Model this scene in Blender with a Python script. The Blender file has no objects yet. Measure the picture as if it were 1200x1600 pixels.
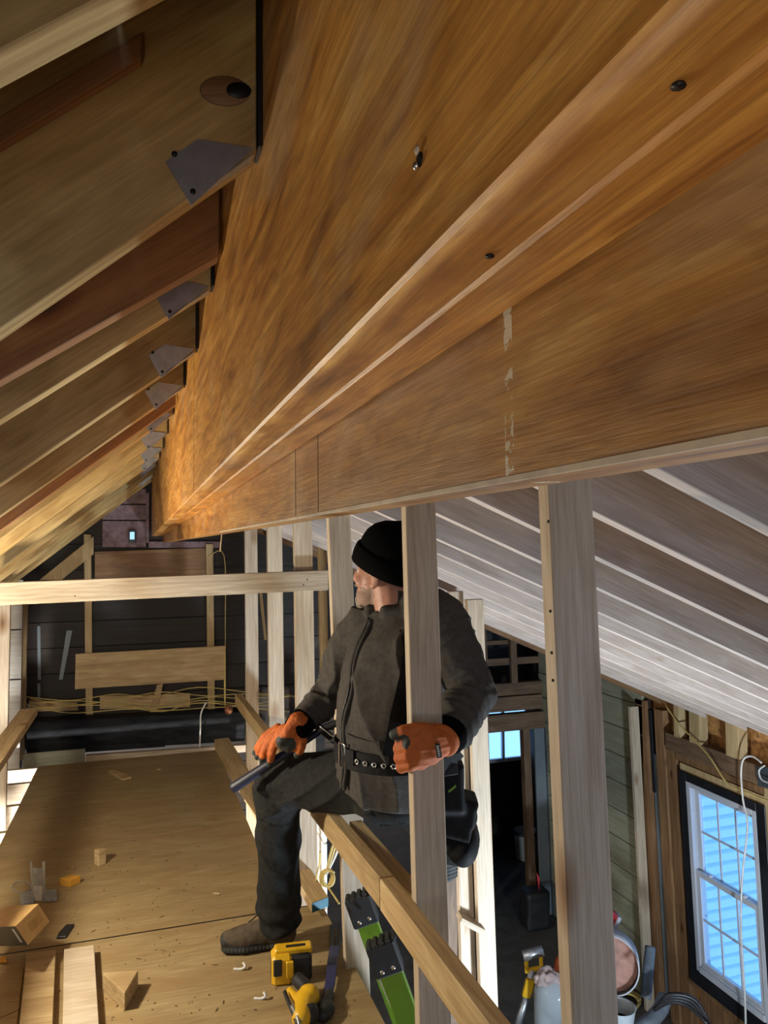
import bpy, bmesh, math, random
from mathutils import Vector, Matrix, noise
random.seed(7)
SC = bpy.context.scene
COL = SC.collection

# ------------------------------------------------------------------ camera
F = 1165.0                                    # focal length in pixels of a 1200 x 1600 frame
RGT = Vector((.952, -.306, -.008)); FWD = Vector((.306, .951, .040))
FWD.normalize(); RGT = (RGT - FWD * RGT.dot(FWD)).normalized(); UPV = RGT.cross(FWD).normalized()
cd = bpy.data.cameras.new('camera'); cam = bpy.data.objects.new('camera', cd); COL.objects.link(cam)
cd.sensor_fit = 'VERTICAL'; cd.sensor_height = 36.0; cd.lens = F / 1600 * 36.0
cd.clip_start = .01; cd.clip_end = 100
cam.matrix_world = Matrix((RGT, UPV, -FWD)).transposed().to_4x4()
SC.camera = cam

def ray(px, py): return RGT * ((px - 600) / F) + UPV * ((800 - py) / F) + FWD
def W(px, py, d): return ray(px, py) * d                      # point at camera depth d
def UX(px, py, x): r = ray(px, py); return r * (x / r.x)
def UY(px, py, y): r = ray(px, py); return r * (y / r.y)
def UZ(px, py, z): r = ray(px, py); return r * (z / r.z)
def CD(a, b, c): return (RGT * a + UPV * b + FWD * c).normalized()

# ------------------------------------------------------------------ world and lights
SC.view_settings.view_transform = 'Standard'; SC.view_settings.look = 'None'
SC.view_settings.gamma = 1.0; SC.view_settings.use_curve_mapping = False
SC.view_settings.exposure = 0.0
SC.cycles.use_denoising = True
SC.cycles.max_bounces = 8
w = bpy.data.worlds.new('sky'); SC.world = w; w.use_nodes = True
bg = w.node_tree.nodes['Background']; bg.inputs[0].default_value = (.28, .55, 1.0, 1); bg.inputs[1].default_value = 2.2

def area(name, loc, aim, size, power, color, spread=180):
    l = bpy.data.lights.new(name, 'AREA'); l.shape = 'DISK'; l.size = size; l.energy = power; l.color = color
    l.spread = math.radians(spread)
    o = bpy.data.objects.new(name, l); COL.objects.link(o); o.location = loc
    o.rotation_euler = (Vector(aim) - Vector(loc)).to_track_quat('-Z', 'Y').to_euler()
    return o
def bulb(name, loc, power, color, radius):
    l = bpy.data.lights.new(name, 'POINT'); l.energy = power; l.color = color; l.shadow_soft_size = radius
    o = bpy.data.objects.new(name, l); COL.objects.link(o); o.location = loc; return o
bulb('work_lamp_loft', (-.78, 2.70, -.56), 88, (1.0, .90, .70), .06)
sn = bpy.data.lights.new('sun', 'SUN'); sn.energy = 1.6; sn.angle = math.radians(8); sn.color = (.8, .92, 1.0)
so = bpy.data.objects.new('sun', sn); COL.objects.link(so); so.rotation_euler = Vector((.15, .30, -.95)).to_track_quat('-Z', 'Y').to_euler()
area('work_lamp_below_left', (-.75, 4.0, -3.0), (-1.0, 5.9, -.9), .2, 200, (1.0, .98, .94))
area('work_lamp_below_right', (2.5, 1.7, -3.3), (1.9, 3.8, -1.2), .3, 190, (.72, .86, 1.0))
area('fill_lamp_behind', (-.55, -1.1, -1.0), (.15, .6, .3), .4, 9, (1.0, .85, .66))  # unseen warm fill, added to lift the left rafters and near beam

# ------------------------------------------------------------------ node materials
def new_mat(name):
    m = bpy.data.materials.new(name); m.use_nodes = True
    nt = m.node_tree; b = nt.nodes['Principled BSDF']
    return m, nt, b
def nd(nt, typ, **kw):
    n = nt.nodes.new(typ)
    for k, v in kw.items(): setattr(n, k, v)
    return n
def ramp(nt, stops):
    n = nt.nodes.new('ShaderNodeValToRGB'); e = n.color_ramp.elements
    e[0].position, e[0].color = stops[0][0], (*stops[0][1], 1)
    e[1].position, e[1].color = stops[-1][0], (*stops[-1][1], 1)
    for p, c in stops[1:-1]:
        x = e.new(p); x.color = (*c, 1)
    return n
def mixc(nt, mode, fac, a, b):
    n = nt.nodes.new('ShaderNodeMix'); n.data_type = 'RGBA'; n.blend_type = mode
    if isinstance(fac, (int, float)): n.inputs[0].default_value = fac
    else: nt.links.new(fac, n.inputs[0])
    for v, i in ((a, 6), (b, 7)):
        if isinstance(v, tuple): n.inputs[i].default_value = (*v, 1)
        else: nt.links.new(v, n.inputs[i])
    return n.outputs[2]
def coords(nt, scale, seed=True):
    tc = nd(nt, 'ShaderNodeTexCoord'); mp = nd(nt, 'ShaderNodeMapping'); mp.inputs['Scale'].default_value = scale
    nt.links.new(tc.outputs['Object'], mp.inputs['Vector'])
    if seed:
        oi = nd(nt, 'ShaderNodeObjectInfo'); mu = nd(nt, 'ShaderNodeMath', operation='MULTIPLY'); mu.inputs[1].default_value = 37.0
        nt.links.new(oi.outputs['Random'], mu.inputs[0])
        cb = nd(nt, 'ShaderNodeCombineXYZ')
        for i in range(3): nt.links.new(mu.outputs[0], cb.inputs[i])
        nt.links.new(cb.outputs[0], mp.inputs['Location'])
    return mp.outputs[0]
def noise_n(nt, vec, scale, detail=5, rough=.55, dist=0):
    n = nd(nt, 'ShaderNodeTexNoise'); nt.links.new(vec, n.inputs['Vector'])
    n.inputs['Scale'].default_value = scale; n.inputs['Detail'].default_value = detail
    n.inputs['Roughness'].default_value = rough; n.inputs['Distortion'].default_value = dist
    return n.outputs['Fac']
def bump(nt, b, h, strength, dist=.004):
    n = nd(nt, 'ShaderNodeBump'); n.inputs['Strength'].default_value = strength; n.inputs['Distance'].default_value = dist
    nt.links.new(h, n.inputs['Height']); nt.links.new(n.outputs[0], b.inputs['Normal'])

def wood(name, dark, mid, light, rough=.65, knots=.06, grain=1.0, rings=.35, vary=.25, patch=None, coat=0):
    m, nt, b = new_mat(name)
    v1 = coords(nt, (.9, 11 * grain, 11 * grain)); f1 = noise_n(nt, v1, 2.4, 6, .6, .8)
    r1 = ramp(nt, [(.28, dark), (.5, mid), (.74, light)]); nt.links.new(f1, r1.inputs[0])
    c = r1.outputs[0]
    v2 = coords(nt, (2.5, 90 * grain, 90 * grain)); f2 = noise_n(nt, v2, 3.0, 3, .6)
    r2 = ramp(nt, [(.3, (.62, .58, .52)), (.62, (1, 1, 1))]); nt.links.new(f2, r2.inputs[0])
    c = mixc(nt, 'MULTIPLY', .6, c, r2.outputs[0])
    if rings:
        wv = nd(nt, 'ShaderNodeTexWave', bands_direction='Y'); nt.links.new(coords(nt, (.35, 1, 1)), wv.inputs['Vector'])
        wv.inputs['Scale'].default_value = 16; wv.inputs['Distortion'].default_value = 7; wv.inputs['Detail'].default_value = 2
        wv.inputs['Detail Scale'].default_value = .7
        rw = ramp(nt, [(.15, (.66, .55, .42)), (.6, (1, 1, 1))]); nt.links.new(wv.outputs['Fac'], rw.inputs[0])
        c = mixc(nt, 'MULTIPLY', rings, c, rw.outputs[0])
    if knots:
        vo = nd(nt, 'ShaderNodeTexVoronoi'); nt.links.new(coords(nt, (2.0, 4.6, 4.6)), vo.inputs['Vector']); vo.inputs['Scale'].default_value = 1.0
        rk = ramp(nt, [(knots * .5, (.16, .08, .035)), (knots, (.5, .32, .18)), (knots * 2.4, (1, 1, 1))]); nt.links.new(vo.outputs['Distance'], rk.inputs[0])
        c = mixc(nt, 'MULTIPLY', .9, c, rk.outputs[0])
    if patch:
        fp = noise_n(nt, coords(nt, (.8, 3.0, 3.0)), 2.0, 5, .65, 1.2)
        rp = ramp(nt, [(.5, (0, 0, 0)), (.66, (1, 1, 1))]); nt.links.new(fp, rp.inputs[0])
        c = mixc(nt, 'MIX', rp.outputs[0], c, patch)
    oi = nd(nt, 'ShaderNodeObjectInfo'); mr = nd(nt, 'ShaderNodeMapRange'); nt.links.new(oi.outputs['Random'], mr.inputs[0])
    mr.inputs[3].default_value = 1 - vary; mr.inputs[4].default_value = 1 + vary * .35
    hs = nd(nt, 'ShaderNodeHueSaturation'); nt.links.new(mr.outputs[0], hs.inputs['Value']); nt.links.new(c, hs.inputs['Color'])
    nt.links.new(hs.outputs[0], b.inputs['Base Color'])
    b.inputs['Roughness'].default_value = rough
    bump(nt, b, f2, .25, .0015)
    return m
def plain(name, col, rough=.6, metal=0, var=.25, scale=14, bumpy=0, stretch=(1, 1, 1), spec=None):
    m, nt, b = new_mat(name)
    f = noise_n(nt, coords(nt, stretch), scale, 5, .6, .4)
    lo = tuple(x * (1 - var) for x in col); hi = tuple(min(1, x * (1 + var)) for x in col)
    r = ramp(nt, [(.3, lo), (.7, hi)]); nt.links.new(f, r.inputs[0]); nt.links.new(r.outputs[0], b.inputs['Base Color'])
    b.inputs['Roughness'].default_value = rough; b.inputs['Metallic'].default_value = metal
    if spec is not None: b.inputs['Specular IOR Level'].default_value = spec
    if bumpy: bump(nt, b, f, bumpy, .004)
    return m
M = {}
M['pine'] = wood('pine', (.49, .38, .26), (.60, .49, .365), (.70, .60, .47), knots=.075, rings=.2, vary=.14)
M['tie'] = wood('weathered_pine', (.33, .26, .18), (.46, .38, .28), (.58, .49, .38), knots=.045, rings=.3, vary=.05)
M['pine_y'] = wood('pine_yellow', (.42, .28, .13), (.56, .40, .20), (.66, .50, .28), knots=.05, rings=.3, vary=.15)
M['rafter'] = wood('rafter_pine', (.36, .235, .08), (.49, .335, .13), (.62, .45, .20), knots=.05, rings=.55, vary=.18, grain=.7)
M['rafter_b'] = wood('rafter_fir', (.24, .11, .04), (.32, .15, .055), (.42, .22, .09), knots=.06, rings=.3, vary=.1)
M['rafter_r'] = wood('rafter_spruce', (.53, .43, .37), (.65, .54, .47), (.74, .63, .55), knots=.05, rings=.25, vary=.10)
M['old'] = wood('old_lumber', (.10, .06, .035), (.19, .115, .065), (.30, .19, .11), knots=.06, rings=.3, vary=.3)
M['old_o'] = wood('old_fir', (.16, .078, .033), (.25, .13, .055), (.35, .20, .09), knots=.05, rings=.4, vary=.25)
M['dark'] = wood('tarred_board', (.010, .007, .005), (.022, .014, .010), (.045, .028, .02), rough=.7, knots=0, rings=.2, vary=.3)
M['black'] = plain('black_paint', (.016, .017, .02), .8, spec=.15, var=.6, scale=6, stretch=(1, 4, 4), bumpy=.2)
M['maroon'] = plain('maroon_board', (.20, .125, .135), .7, var=.4, scale=20)
M['ply'] = wood('deck_plywood', (.29, .20, .09), (.37, .265, .125), (.45, .335, .17), rough=.75, knots=0, grain=.35, rings=.1, vary=.05, patch=(.30, .19, .08))
M['osb'] = plain('strand_board', (.42, .20, .06), .8, var=.6, scale=26, bumpy=.4)
M['steel'] = plain('galvanized_steel', (.42, .43, .44), .42, .75, .18, 30)
M['steel_b'] = plain('bright_steel', (.65, .66, .68), .25, 1, .1)
M['gasket'] = plain('black_flange', (.02, .018, .02), .5, .3)
M['white'] = plain('white_vinyl', (.52, .53, .57), .35, var=.04)
M['wrap'] = plain('black_flashing_tape', (.012, .013, .016), .35, var=.4, scale=5)
M['siding'] = plain('pale_siding', (.44, .62, .72), .5, var=.05)
M['oldsid'] = wood('painted_sheathing', (.26, .26, .18), (.33, .33, .24), (.40, .40, .30), knots=.03, rings=.15, vary=.12)
M['concrete'] = plain('subfloor', (.085, .078, .07), .9, var=.35, scale=5, bumpy=.2)
M['whiteboard'] = wood('whitewashed_board', (.70, .68, .63), (.80, .78, .74), (.86, .85, .82), knots=.03, rings=.1, vary=.08)
M['romex'] = plain('yellow_cable', (.62, .47, .16), .5)
M['cable_w'] = plain('white_cable', (.72, .70, .66), .45)
M['cable_k'] = plain('black_cable', (.012, .012, .014), .45)
M['copper'] = plain('copper', (.45, .19, .10), .35, .8)
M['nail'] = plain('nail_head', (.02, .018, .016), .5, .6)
M['green'] = plain('green_fibreglass', (.12, .235, .010), .38, var=.1)
M['rubber'] = plain('black_rubber', (.010, .010, .011), .6, var=.3)
M['yellow'] = plain('yellow_plastic', (.72, .42, .015), .38, var=.06)
M['graphite'] = plain('graphite_plastic', (.016, .017, .019), .5)
M['blue_steel'] = plain('blue_painted_steel', (.035, .038, .13), .42, .25, .4, 40)
M['navy_grip'] = plain('navy_rubber', (.010, .012, .032), .5, var=.3)
M['teal'] = plain('teal_paint', (.012, .12, .17), .6)
M['card'] = plain('cardboard', (.58, .36, .13), .75, var=.1)
M['card_d'] = plain('brown_print', (.45, .27, .085), .75, var=.2)
M['card_o'] = plain('orange_card', (.62, .30, .03), .7, var=.12)
M['paper'] = plain('white_print', (.70, .69, .66), .7, var=.05)
M['fleece'] = plain('grey_fleece', (.066, .060, .054), .95, var=.22, scale=60, bumpy=.25, spec=.2)
M['pants'] = plain('charcoal_trousers', (.021, .021, .020), .9, var=.3, scale=50, bumpy=.1, spec=.1)
M['knit'] = plain('black_knit', (.0028, .0028, .003), .95, var=.4, scale=90, bumpy=.5, spec=.06)
M['webbing'] = plain('black_webbing', (.007, .007, .008), .75, var=.3, scale=60, spec=.2)
M['glove'] = plain('orange_glove', (.46, .105, .014), .75, var=.22, scale=40, bumpy=.3)
M['glove_d'] = plain('dark_glove_palm', (.03, .034, .03), .7, var=.35, scale=40, bumpy=.3)
M['skin'] = plain('skin', (.46, .22, .15), .5, var=.14, scale=35)
M['stubble'] = plain('stubbled_skin', (.30, .19, .145), .7, var=.25, scale=160, bumpy=.3)
M['beard'] = plain('grey_beard', (.24, .20, .155), .85, var=.5, scale=120, bumpy=.7)
M['eye'] = plain('eye_white', (.7, .68, .65), .25, var=.05)
M['boot'] = plain('brown_suede', (.085, .06, .036), .85, var=.4, scale=30, bumpy=.3)
M['sole'] = plain('boot_sole', (.022, .022, .02), .75, var=.4)
M['navy'] = plain('navy_strap', (.008, .014, .06), .6)
M['bucket'] = plain('translucent_bucket', (.50, .56, .60), .4, var=.1)
M['red'] = plain('red_plastic', (.36, .015, .02), .35)
M['orange_p'] = plain('orange_plastic', (.5, .11, .04), .45)
M['film'] = plain('pinkish_film', (.42, .33, .32), .25, var=.3)
M['rust'] = plain('stained_inside', (.42, .22, .17), .6, var=.4, scale=9)
M['grey_p'] = plain('grey_pipe', (.13, .15, .17), .5)
M['trimgrey'] = plain('grey_painted_trim', (.16, .19, .21), .5, var=.08)
M['plate'] = plain('grey_plate', (.045, .055, .06), .5)
M['resin'] = plain('dried_glue', (.56, .46, .34), .6)
M['dirt'] = plain('sawdust_dark', (.13, .08, .04), .9, var=.4)
M['chip'] = plain('wood_chip', (.62, .45, .24), .8)
M['shingle'] = wood('roof_boards', (.10, .06, .025), (.16, .10, .045), (.24, .15, .07), knots=.04, rings=.3, vary=.3)
m, nt, b = new_mat('window_glass'); M['glass'] = m
b.inputs['Base Color'].default_value = (.93, .98, 1, 1); b.inputs['Roughness'].default_value = .0; b.inputs['IOR'].default_value = 1.45
tr = nd(nt, 'ShaderNodeBsdfTransparent'); tr.inputs[0].default_value = (.9, .96, 1, 1)
gl = nd(nt, 'ShaderNodeBsdfGlossy'); gl.inputs['Roughness'].default_value = .02
ms = nd(nt, 'ShaderNodeMixShader'); ms.inputs[0].default_value = .05
nt.links.new(tr.outputs[0], ms.inputs[1]); nt.links.new(gl.outputs[0], ms.inputs[2])
nt.links.new(ms.outputs[0], nt.nodes['Material Output'].inputs[0])
m, nt, b = new_mat('clear_plastic'); M['clear'] = m
b.inputs['Base Color'].default_value = (.50, .56, .60, 1); b.inputs['Roughness'].default_value = .12
b.inputs['Transmission Weight'].default_value = .35; b.inputs['IOR'].default_value = 1.3
m, nt, b = new_mat('glowing_pane'); M['lit'] = m
b.inputs['Base Color'].default_value = (.4, .7, 1, 1); b.inputs['Emission Color'].default_value = (.35, .7, 1, 1); b.inputs['Emission Strength'].default_value = .9

# LVL: veneer faces with streaks, grey bruises and a speckled glue line
def lvl(name, glue_x=None, k=1.0):
    m, nt, b = new_mat(name)
    f1 = noise_n(nt, coords(nt, (1.2, 9, 9)), 2.2, 7, .62, 1.2)
    r1 = ramp(nt, [(.25, (.18 * k, .065 * k, .010 * k)), (.42, (.44 * k, .19 * k, .035 * k)), (.58, (.60 * k, .30 * k, .065 * k)), (.78, (.78 * k, .48 * k, .17 * k))]); nt.links.new(f1, r1.inputs[0])
    c = r1.outputs[0]
    f2 = noise_n(nt, coords(nt, (3, 75, 75)), 3, 4, .65); r2 = ramp(nt, [(.28, (.45, .36, .27)), (.6, (1, 1, 1))]); nt.links.new(f2, r2.inputs[0])
    c = mixc(nt, 'MULTIPLY', .65, c, r2.outputs[0])
    f3 = noise_n(nt, coords(nt, (2.2, 3.5, 3.5)), 1.6, 4, .6, .5); r3 = ramp(nt, [(.50, (0, 0, 0)), (.72, (.55, .55, .55))]); nt.links.new(f3, r3.inputs[0])
    c = mixc(nt, 'MIX', r3.outputs[0], c, (.50, .36, .22))
    wv = nd(nt, 'ShaderNodeTexWave', bands_direction='Z'); nt.links.new(coords(nt, (.55, 1, 1)), wv.inputs['Vector'])
    wv.inputs['Scale'].default_value = 9; wv.inputs['Distortion'].default_value = 11; wv.inputs['Detail'].default_value = 4; wv.inputs['Detail Scale'].default_value = 1.6
    rw = ramp(nt, [(.1, (.55, .40, .24)), (.45, (1, 1, 1)), (.8, (1.15, 1.1, 1.0))]); nt.links.new(wv.outputs['Fac'], rw.inputs[0])
    c = mixc(nt, 'MULTIPLY', .26, c, rw.outputs[0])
    f5 = noise_n(nt, coords(nt, (2, 11, 11)), 3, 6, .7, 1.5); r5 = ramp(nt, [(.24, (.10, .05, .02)), (.36, (1, 1, 1))]); nt.links.new(f5, r5.inputs[0])
    c = mixc(nt, 'MULTIPLY', .55, c, r5.outputs[0])
    if glue_x is not None:
        tc = nd(nt, 'ShaderNodeTexCoord'); sp = nd(nt, 'ShaderNodeSeparateXYZ'); nt.links.new(tc.outputs['Object'], sp.inputs[0])
        s1 = nd(nt, 'ShaderNodeMath', operation='SUBTRACT'); nt.links.new(sp.outputs[0], s1.inputs[0]); s1.inputs[1].default_value = glue_x
        s2 = nd(nt, 'ShaderNodeMath', operation='ABSOLUTE'); nt.links.new(s1.outputs[0], s2.inputs[0])
        s3 = nd(nt, 'ShaderNodeMath', operation='LESS_THAN'); nt.links.new(s2.outputs[0], s3.inputs[0]); s3.inputs[1].default_value = .006
        f4 = noise_n(nt, coords(nt, (60, 60, 60), False), 1.1, 3, .6); r4 = ramp(nt, [(.52, (0, 0, 0)), (.58, (1, 1, 1))]); nt.links.new(f4, r4.inputs[0])
        mu = nd(nt, 'ShaderNodeMath', operation='MULTIPLY'); nt.links.new(s3.outputs[0], mu.inputs[0]); nt.links.new(r4.outputs[0], mu.inputs[1])
        c = mixc(nt, 'MIX', mu.outputs[0], c, (.62, .56, .42))
    nt.links.new(c, b.inputs['Base Color']); b.inputs['Roughness'].default_value = .5
    bump(nt, b, f2, .35, .002)
    return m
M['lvl'] = lvl('laminated_veneer', None, 1.22); M['lvl2'] = lvl('laminated_veneer_glued', -2.165, .8)

# ------------------------------------------------------------------ object helpers
WM = {}
def link(name, me, mat, parent=None, mw=None):
    o = bpy.data.objects.new(name, me); COL.objects.link(o)
    mw = mw or Matrix.Identity(4); WM[o] = mw
    if mat is not None and not me.materials:
        for x in (mat if isinstance(mat, (list, tuple)) else [mat]): me.materials.append(M[x] if isinstance(x, str) else x)
    if parent is not None:
        o.parent = parent; o.matrix_parent_inverse = WM[parent].inverted()
    o.matrix_basis = mw
    return o
def empty(name, loc=(0, 0, 0)):
    o = bpy.data.objects.new(name, None); COL.objects.link(o); o.location = loc; o.empty_display_size = .05
    WM[o] = Matrix.Translation(loc); return o
def tag(o, label=None, cat=None, group=None, kind=None):
    if label: o['label'] = label
    if cat: o['category'] = cat
    if group: o['group'] = group
    if kind: o['kind'] = kind
    return o
def thing(name, loc, label, cat, group=None): return tag(empty(name, loc), label, cat, group)
def struct(name, loc=(0, 0, 0)): return tag(empty(name, loc), kind='structure')
def bm_done(bm, name, smooth=False):
    bmesh.ops.recalc_face_normals(bm, faces=bm.faces)
    me = bpy.data.meshes.new(name); bm.to_mesh(me); bm.free()
    if smooth: me.shade_smooth()
    return me
def frame(x, y_hint):
    x = Vector(x).normalized(); y = Vector(y_hint); y = (y - x * y.dot(x)).normalized(); z = x.cross(y)
    return x, y, z
def mat4(o, x, y, z):
    m = Matrix((x, y, z)).transposed().to_4x4(); m.translation = Vector(o); return m
def box_me(name, l, w, t, bev=.002):
    bm = bmesh.new(); bmesh.ops.create_cube(bm, size=1)
    for v in bm.verts: v.co = Vector((v.co.x * l, v.co.y * w, v.co.z * t))
    if bev: bmesh.ops.bevel(bm, geom=bm.edges[:], offset=min(bev, t * .3, w * .3), segments=1, affect='EDGES')
    return bm_done(bm, name)
def board(name, p0, p1, w, t, wdir, mat, parent=None, bev=.002):
    """length p0 to p1 along the centre line, width w along wdir, thickness t"""
    p0, p1 = Vector(p0), Vector(p1); x, y, z = frame(p1 - p0, wdir)
    return link(name, box_me(name, (p1 - p0).length, w, t, bev), mat, parent, mat4((p0 + p1) / 2, x, y, z))
def hexa(name, a, b, mat, parent=None, bev=.002):
    """solid between the four corners a and the four corners b (same order)"""
    a = [Vector(v) for v in a]; b = [Vector(v) for v in b]
    ca = sum(a, Vector()) / 4; cb = sum(b, Vector()) / 4
    x, y, z = frame(cb - ca, a[1] - a[0]); mw = mat4((ca + cb) / 2, x, y, z); inv = mw.inverted()
    bm = bmesh.new(); v = [bm.verts.new(inv @ p) for p in a + b]
    bm.faces.new(v[0:4]); bm.faces.new(v[7:3:-1])
    for i in range(4): j = (i + 1) % 4; bm.faces.new((v[i], v[i + 4], v[j + 4], v[j]))
    bmesh.ops.recalc_face_normals(bm, faces=bm.faces)
    if bev: bmesh.ops.bevel(bm, geom=bm.edges[:], offset=bev, segments=1, affect='EDGES')
    return link(name, bm_done(bm, name), mat, parent, mw)
def prism(name, pts, thick, mat, parent=None, xdir=None, bev=.0015):
    """polygon pts (world, planar) extruded by the vector thick; local X along xdir"""
    pts = [Vector(p) for p in pts]; thick = Vector(thick); c = sum(pts, Vector()) / len(pts) + thick / 2
    x = Vector(xdir) if xdir is not None else pts[1] - pts[0]
    x, z, y = frame(x, thick if x.normalized().cross(thick.normalized()).length > .1 else pts[1] - pts[0]); mw = mat4(c, x, z, y); inv = mw.inverted()
    bm = bmesh.new(); n = len(pts)
    a = [bm.verts.new(inv @ p) for p in pts]; b2 = [bm.verts.new(inv @ (p + thick)) for p in pts]
    bm.faces.new(a); bm.faces.new(b2[::-1])
    for i in range(n): j = (i + 1) % n; bm.faces.new((a[i], b2[i], b2[j], a[j]))
    bmesh.ops.recalc_face_normals(bm, faces=bm.faces)
    if bev: bmesh.ops.bevel(bm, geom=bm.edges[:], offset=bev, segments=1, affect='EDGES')
    return link(name, bm_done(bm, name), mat, parent, mw)
def ring_add(bm, rings, caps=True):
    vs = [[bm.verts.new(p) for p in r] for r in rings]; n = len(vs[0])
    for a, b in zip(vs, vs[1:]):
        for i in range(n): j = (i + 1) % n; bm.faces.new((a[i], a[j], b[j], b[i]))
    if caps: bm.faces.new(vs[0][::-1]); bm.faces.new(vs[-1])
def smooth_path(pts, k=6):
    pts = [Vector(p) for p in pts]
    if len(pts) < 3: return pts
    out = []
    for i in range(len(pts) - 1):
        p0 = pts[max(i - 1, 0)]; p1 = pts[i]; p2 = pts[i + 1]; p3 = pts[min(i + 2, len(pts) - 1)]
        for j in range(k):
            t = j / k
            out.append(.5 * ((2 * p1) + (p2 - p0) * t + (2 * p0 - 5 * p1 + 4 * p2 - p3) * t * t + (3 * p1 - p0 - 3 * p2 + p3) * t ** 3))
    out.append(pts[-1]); return out
def tube_rings(pts, radii, ref=None, n=16, round_ends=True):
    """rings of an elliptical tube; radii per point, number or (along ref, other)"""
    pts = [Vector(p) for p in pts]; R = [(r, r) if isinstance(r, (int, float)) else r for r in radii]
    rings = []; prev = None
    for i, p in enumerate(pts):
        t = (pts[min(i + 1, len(pts) - 1)] - pts[max(i - 1, 0)]).normalized()
        if ref is not None: s = Vector(ref)
        elif prev is not None: s = prev
        else: s = Vector((0, 0, 1)) if abs(t.z) < .9 else Vector((1, 0, 0))
        s = (s - t * s.dot(t)).normalized(); prev = s; u = t.cross(s)
        ends = []
        if round_ends and i == 0: ends = [(-.92, .38), (-.7, .72), (-.38, .92), (0, 1)]
        elif round_ends and i == len(pts) - 1: ends = [(0, 1), (.38, .92), (.7, .72), (.92, .38)]
        else: ends = [(0, 1)]
        rr = min(R[i])
        for off, sc in ends:
            rings.append([p + t * off * rr + s * math.cos(a) * R[i][0] * sc + u * math.sin(a) * R[i][1] * sc
                          for a in [2 * math.pi * k / n for k in range(n)]])
    return rings
def tube(name, pts, r, mat, parent=None, n=8, smooth=True, k=5, origin=None):
    pts = smooth_path(pts, k) if k > 1 else [Vector(p) for p in pts]
    o = Vector(origin) if origin is not None else pts[0].copy()
    bm = bmesh.new(); ring_add(bm, tube_rings([p - o for p in pts], [r] * len(pts), None, n, False))
    return link(name, bm_done(bm, name, smooth), mat, parent, Matrix.Translation(o))
def lathe(name, prof, mat, parent, base, axis=(0, 0, 1), n=24, smooth=True, caps=True):
    """prof: (radius, height) pairs turned about axis at base"""
    z, x, y = frame(axis, (1, .01, 0) if abs(Vector(axis).normalized().x) < .9 else (0, 1, 0))
    mw = mat4(base, x, y, z); bm = bmesh.new()
    ring_add(bm, [[Vector((r * math.cos(a), r * math.sin(a), h)) for a in [2 * math.pi * k / n for k in range(n)]] for r, h in prof], caps)
    me = bm_done(bm, name, smooth); return link(name, me, mat, parent, mw)
def blob(name, prims, mat, parent, voxel=.006, smooth_it=6, fold=None, paint=None, shrink=0):
    """one continuous skin over overlapping solids (voxel remesh), then folds and material patches"""
    bm = bmesh.new()
    for p in prims:
        if p[0] == 'tube': ring_add(bm, tube_rings(*p[1:]))
        elif p[0] == 'box':
            r = bmesh.ops.create_cube(bm, size=1); bmesh.ops.transform(bm, matrix=p[1], verts=r['verts'])
        else:
            r = bmesh.ops.create_uvsphere(bm, u_segments=20, v_segments=14, radius=1)
            bmesh.ops.transform(bm, matrix=p[1], verts=r['verts'])
    me = bm_done(bm, name + '_raw')
    t = bpy.data.objects.new('temp_raw', me); COL.objects.link(t)
    m1 = t.modifiers.new('r', 'REMESH'); m1.mode = 'VOXEL'; m1.voxel_size = voxel
    m2 = t.modifiers.new('s', 'SMOOTH'); m2.iterations = smooth_it; m2.factor = .5
    dg = bpy.context.evaluated_depsgraph_get()
    me2 = bpy.data.meshes.new_from_object(t.evaluated_get(dg)); me2.name = name
    bpy.data.objects.remove(t); bpy.data.meshes.remove(me)
    if fold:
        nrm = [v.normal.copy() for v in me2.vertices]
        for v, nn in zip(me2.vertices, nrm): v.co += nn * fold(v.co.copy(), nn)
        me2.update()
    me2.materials.clear()
    for x in (mat if isinstance(mat, (list, tuple)) else [mat]): me2.materials.append(M[x])
    if paint:
        for f in me2.polygons: f.material_index = paint(f.center, f.normal)
    me2.shade_smooth()
    return link(name, me2, None, parent)
def ell(c, x, y, z, rx, ry, rz):
    m = Matrix((Vector(x) * rx, Vector(y) * ry, Vector(z) * rz)).transposed().to_4x4(); m.translation = Vector(c); return ('ell', m)
K = .054                                                   # the framing's plumb line leans a little along the ridge
def V(x, y, z): return Vector((x, y + K * z, z))

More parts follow.
